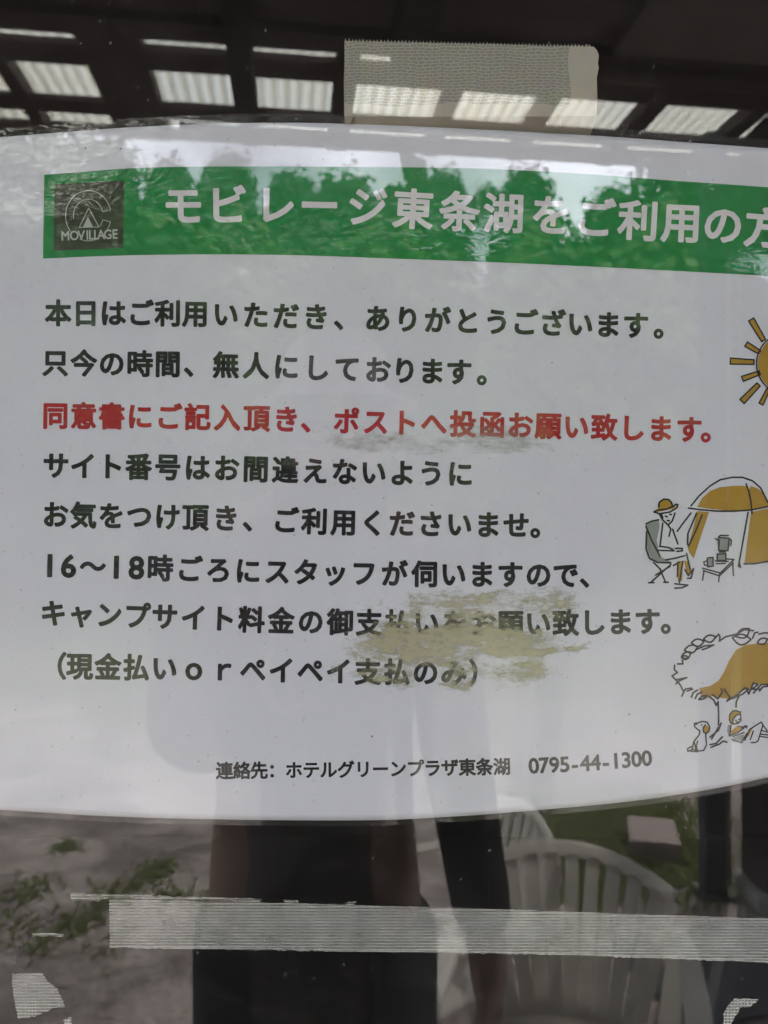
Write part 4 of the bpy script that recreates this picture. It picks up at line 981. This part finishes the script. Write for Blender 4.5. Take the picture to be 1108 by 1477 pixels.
def slab(name, outline, m, Y, th, pivot, parent=None, tuck=None):
    bm = bmesh.new(); c = W(pivot[0], pivot[1], Y)
    vs = [bm.verts.new(W(px, py, Y) - c) for px, py in outline]; f_ = bm.faces.new(vs)
    r = bmesh.ops.extrude_face_region(bm, geom=[f_])
    for v in r['geom']:
        if isinstance(v, bmesh.types.BMVert): v.co.y += th
    bmesh.ops.triangulate(bm, faces=[q for q in bm.faces if len(q.verts) > 4]); bmesh.ops.recalc_face_normals(bm, faces=bm.faces)
    if tuck:      # the lower end bends back and runs down behind the sheet
        for py in tuck + (215, 240):
            bmesh.ops.bisect_plane(bm, geom=bm.verts[:] + bm.edges[:] + bm.faces[:], plane_co=W(554, py, Y) - c, plane_no=(0, 0, 1))
        for px in range(510, 860, 25):
            bmesh.ops.bisect_plane(bm, geom=bm.verts[:] + bm.edges[:] + bm.faces[:], plane_co=W(px, 200, Y) - c, plane_no=(1, 0, 0))
        for v in bm.verts:
            q = v.co + c; py = 738.5 - (q.z - CZ) * F / (Y + CD); px = 554 + q.x * F / (Y + CD)
            if py > tuck[0] + 1: v.co.y += depth(px, py) + .0012 - Y
    o = bm_obj(name, bm, m, parent)
    if not parent: o.location = c
    else: o.location = c - Vector(parent.location)
    return o
o = slab('cloth_tape', outl, tape_woven(), TY_ - .0002, .00012, (680, 125), tuck=(168, 178))
tag(o, 'beige woven cloth tape with a saw-toothed end above the notice', 'tape')

def tape_ribbed(name, base, ridge, strength):
    """clear ribbed tape: threads in both directions carry the opaque film, the cells between are thin"""
    m, n, o = mat(name); t = N(n, 'ShaderNodeTexCoord'); s = N(n, 'ShaderNodeSeparateXYZ'); L(n, t.outputs['Object'], s.inputs[0])
    def wave(out_, pitch, lo, hi):
        a = N(n, 'ShaderNodeMath', operation='MULTIPLY', n1=2 * PI / pitch); L(n, out_, a.inputs[0])
        b = N(n, 'ShaderNodeMath', operation='SINE'); L(n, a.outputs[0], b.inputs[0])
        r = N(n, 'ShaderNodeMapRange', n1=lo, n2=hi); L(n, b.outputs[0], r.inputs[0]); return r.outputs[0]
    rows = wave(s.outputs['Z'], .00096, -.1, .75); cols = wave(s.outputs['X'], .00105, .2, 1.0)
    c2 = N(n, 'ShaderNodeMath', operation='MULTIPLY', n1=.45); L(n, cols, c2.inputs[0])
    mxx = N(n, 'ShaderNodeMath', operation='MAXIMUM'); L(n, rows, mxx.inputs[0]); L(n, c2.outputs[0], mxx.inputs[1])
    z = N(n, 'ShaderNodeTexNoise', i_Scale=62.0, i_Detail=7, i_Roughness=.65); L(n, t.outputs['Object'], z.inputs['Vector'])
    zr = N(n, 'ShaderNodeMapRange', n1=.33, n2=.67, n3=.35, n4=1.2); L(n, z.outputs['Fac'], zr.inputs[0])
    k_ = N(n, 'ShaderNodeMath', operation='MULTIPLY'); L(n, mxx.outputs[0], k_.inputs[0]); L(n, zr.outputs[0], k_.inputs[1])
    f_ = N(n, 'ShaderNodeMath', operation='MULTIPLY_ADD', n1=ridge, n2=base, use_clamp=True); L(n, k_.outputs[0], f_.inputs[0])
    d = N(n, 'ShaderNodeBsdfDiffuse'); d.inputs[0].default_value = (.60, .59, .54, 1); tr = N(n, 'ShaderNodeBsdfTransparent')
    mm = N(n, 'ShaderNodeMixShader'); L(n, f_.outputs[0], mm.inputs[0]); L(n, tr.outputs[0], mm.inputs[1]); L(n, d.outputs[0], mm.inputs[2]); L(n, mm.outputs[0], o.inputs[0]); return m
RIB = tape_ribbed('ribbed_clear_tape', .14, .44, 1); RIB2 = tape_ribbed('tape_leftover', .12, .34, 1)
rag = random.Random(3)
def ragged(pts, amp=.8, step=3):
    res = []
    for (x0, y0), (x1, y1) in zip(pts, pts[1:] + pts[:1]):
        n = max(1, int(math.hypot(x1 - x0, y1 - y0) / step))
        for i in range(n): res.append((x0 + (x1 - x0) * i / n + rag.uniform(-amp, amp), y0 + (y1 - y0) * i / n + rag.uniform(-amp, amp)))
    return res
rt2 = slab('ribbed_tape', ragged([(158, 1297), (420, 1303), (700, 1311), (960, 1320), (1150, 1326), (1260, 1330), (1260, 1394), (1108, 1388), (960, 1382), (800, 1376), (600, 1372), (340, 1368), (158, 1366)], .5, 5), RIB, TY_ - .0002, .00012, (640, 1340))
tag(rt2, 'long strip of translucent ribbed tape on the glass below the notice', 'tape')
EDGE = simple('tape_edge_glue', (.62, .60, .54), .8, scale=300)
def fray(pts, name='frayed_edge', m=None): 
    return slab(name, ragged(pts, .9, 3), m or RIB2, TY_ - .00005, .00008, pts[0], rt2)
fray([(102, 1288), (200, 1291), (300, 1294), (378, 1297), (374, 1302), (300, 1298), (200, 1296), (160, 1295), (140, 1300), (104, 1298)])
fray([(408, 1297), (432, 1299), (428, 1305), (412, 1304)]); fray([(474, 1303), (486, 1304), (485, 1308), (476, 1307)]); fray([(498, 1302), (514, 1301), (510, 1308), (502, 1308)])
fray([(160, 1364.2), (400, 1367.5), (800, 1373.5), (960, 1379.5), (1108, 1385.5), (1108, 1388.5), (960, 1383), (800, 1377), (400, 1371), (160, 1367)], 'lower_edge', RIB)
o = slab('tape_scrap', ragged([(17, 1405), (62, 1404), (66, 1414), (80, 1424), (90, 1440), (94, 1452), (76, 1455), (64, 1460), (50, 1466), (26, 1470), (20, 1440)], 1.0, 4), tape_ribbed('scrap_mesh', .22, .36, 1), TY_ - .0002, .0001, (55, 1437))
tag(o, 'torn square scrap of mesh tape at the lower left of the glass', 'tape scrap', 'tape scraps left on the glass')
o = slab('tape_scrap', ragged([(1044, 1462), (1050, 1452), (1060, 1441), (1076, 1440), (1094, 1442), (1082, 1452), (1068, 1454), (1060, 1466), (1054, 1480), (1044, 1480)], 1.0, 4), tape_ribbed('scrap_mesh_white', .32, .4, 1), TY_ - .0002, .0001, (1068, 1460))
tag(o, 'curled white scrap of tape at the lower right of the glass', 'tape scrap', 'tape scraps left on the glass')
o = slab('tape_scrap', ragged([(46, 1347), (70, 1345), (92, 1348), (90, 1351), (70, 1350), (48, 1351)], .7, 3), tape_ribbed('scrap_sliver', .2, .4, 1), TY_ - .0002, .0001, (70, 1348))
tag(o, 'thin sliver of glue and tape left of the ribbed tape strip', 'tape scrap', 'tape scraps left on the glass')
o = slab('tape_scrap', ragged([(92, 1472), (102, 1466), (104, 1477), (94, 1479)], .7, 3), tape_ribbed('scrap_crumb', .3, .4, 1), TY_ - .0002, .0001, (98, 1473))
tag(o, 'tiny crumb of tape below the torn square scrap', 'tape scrap', 'tape scraps left on the glass')
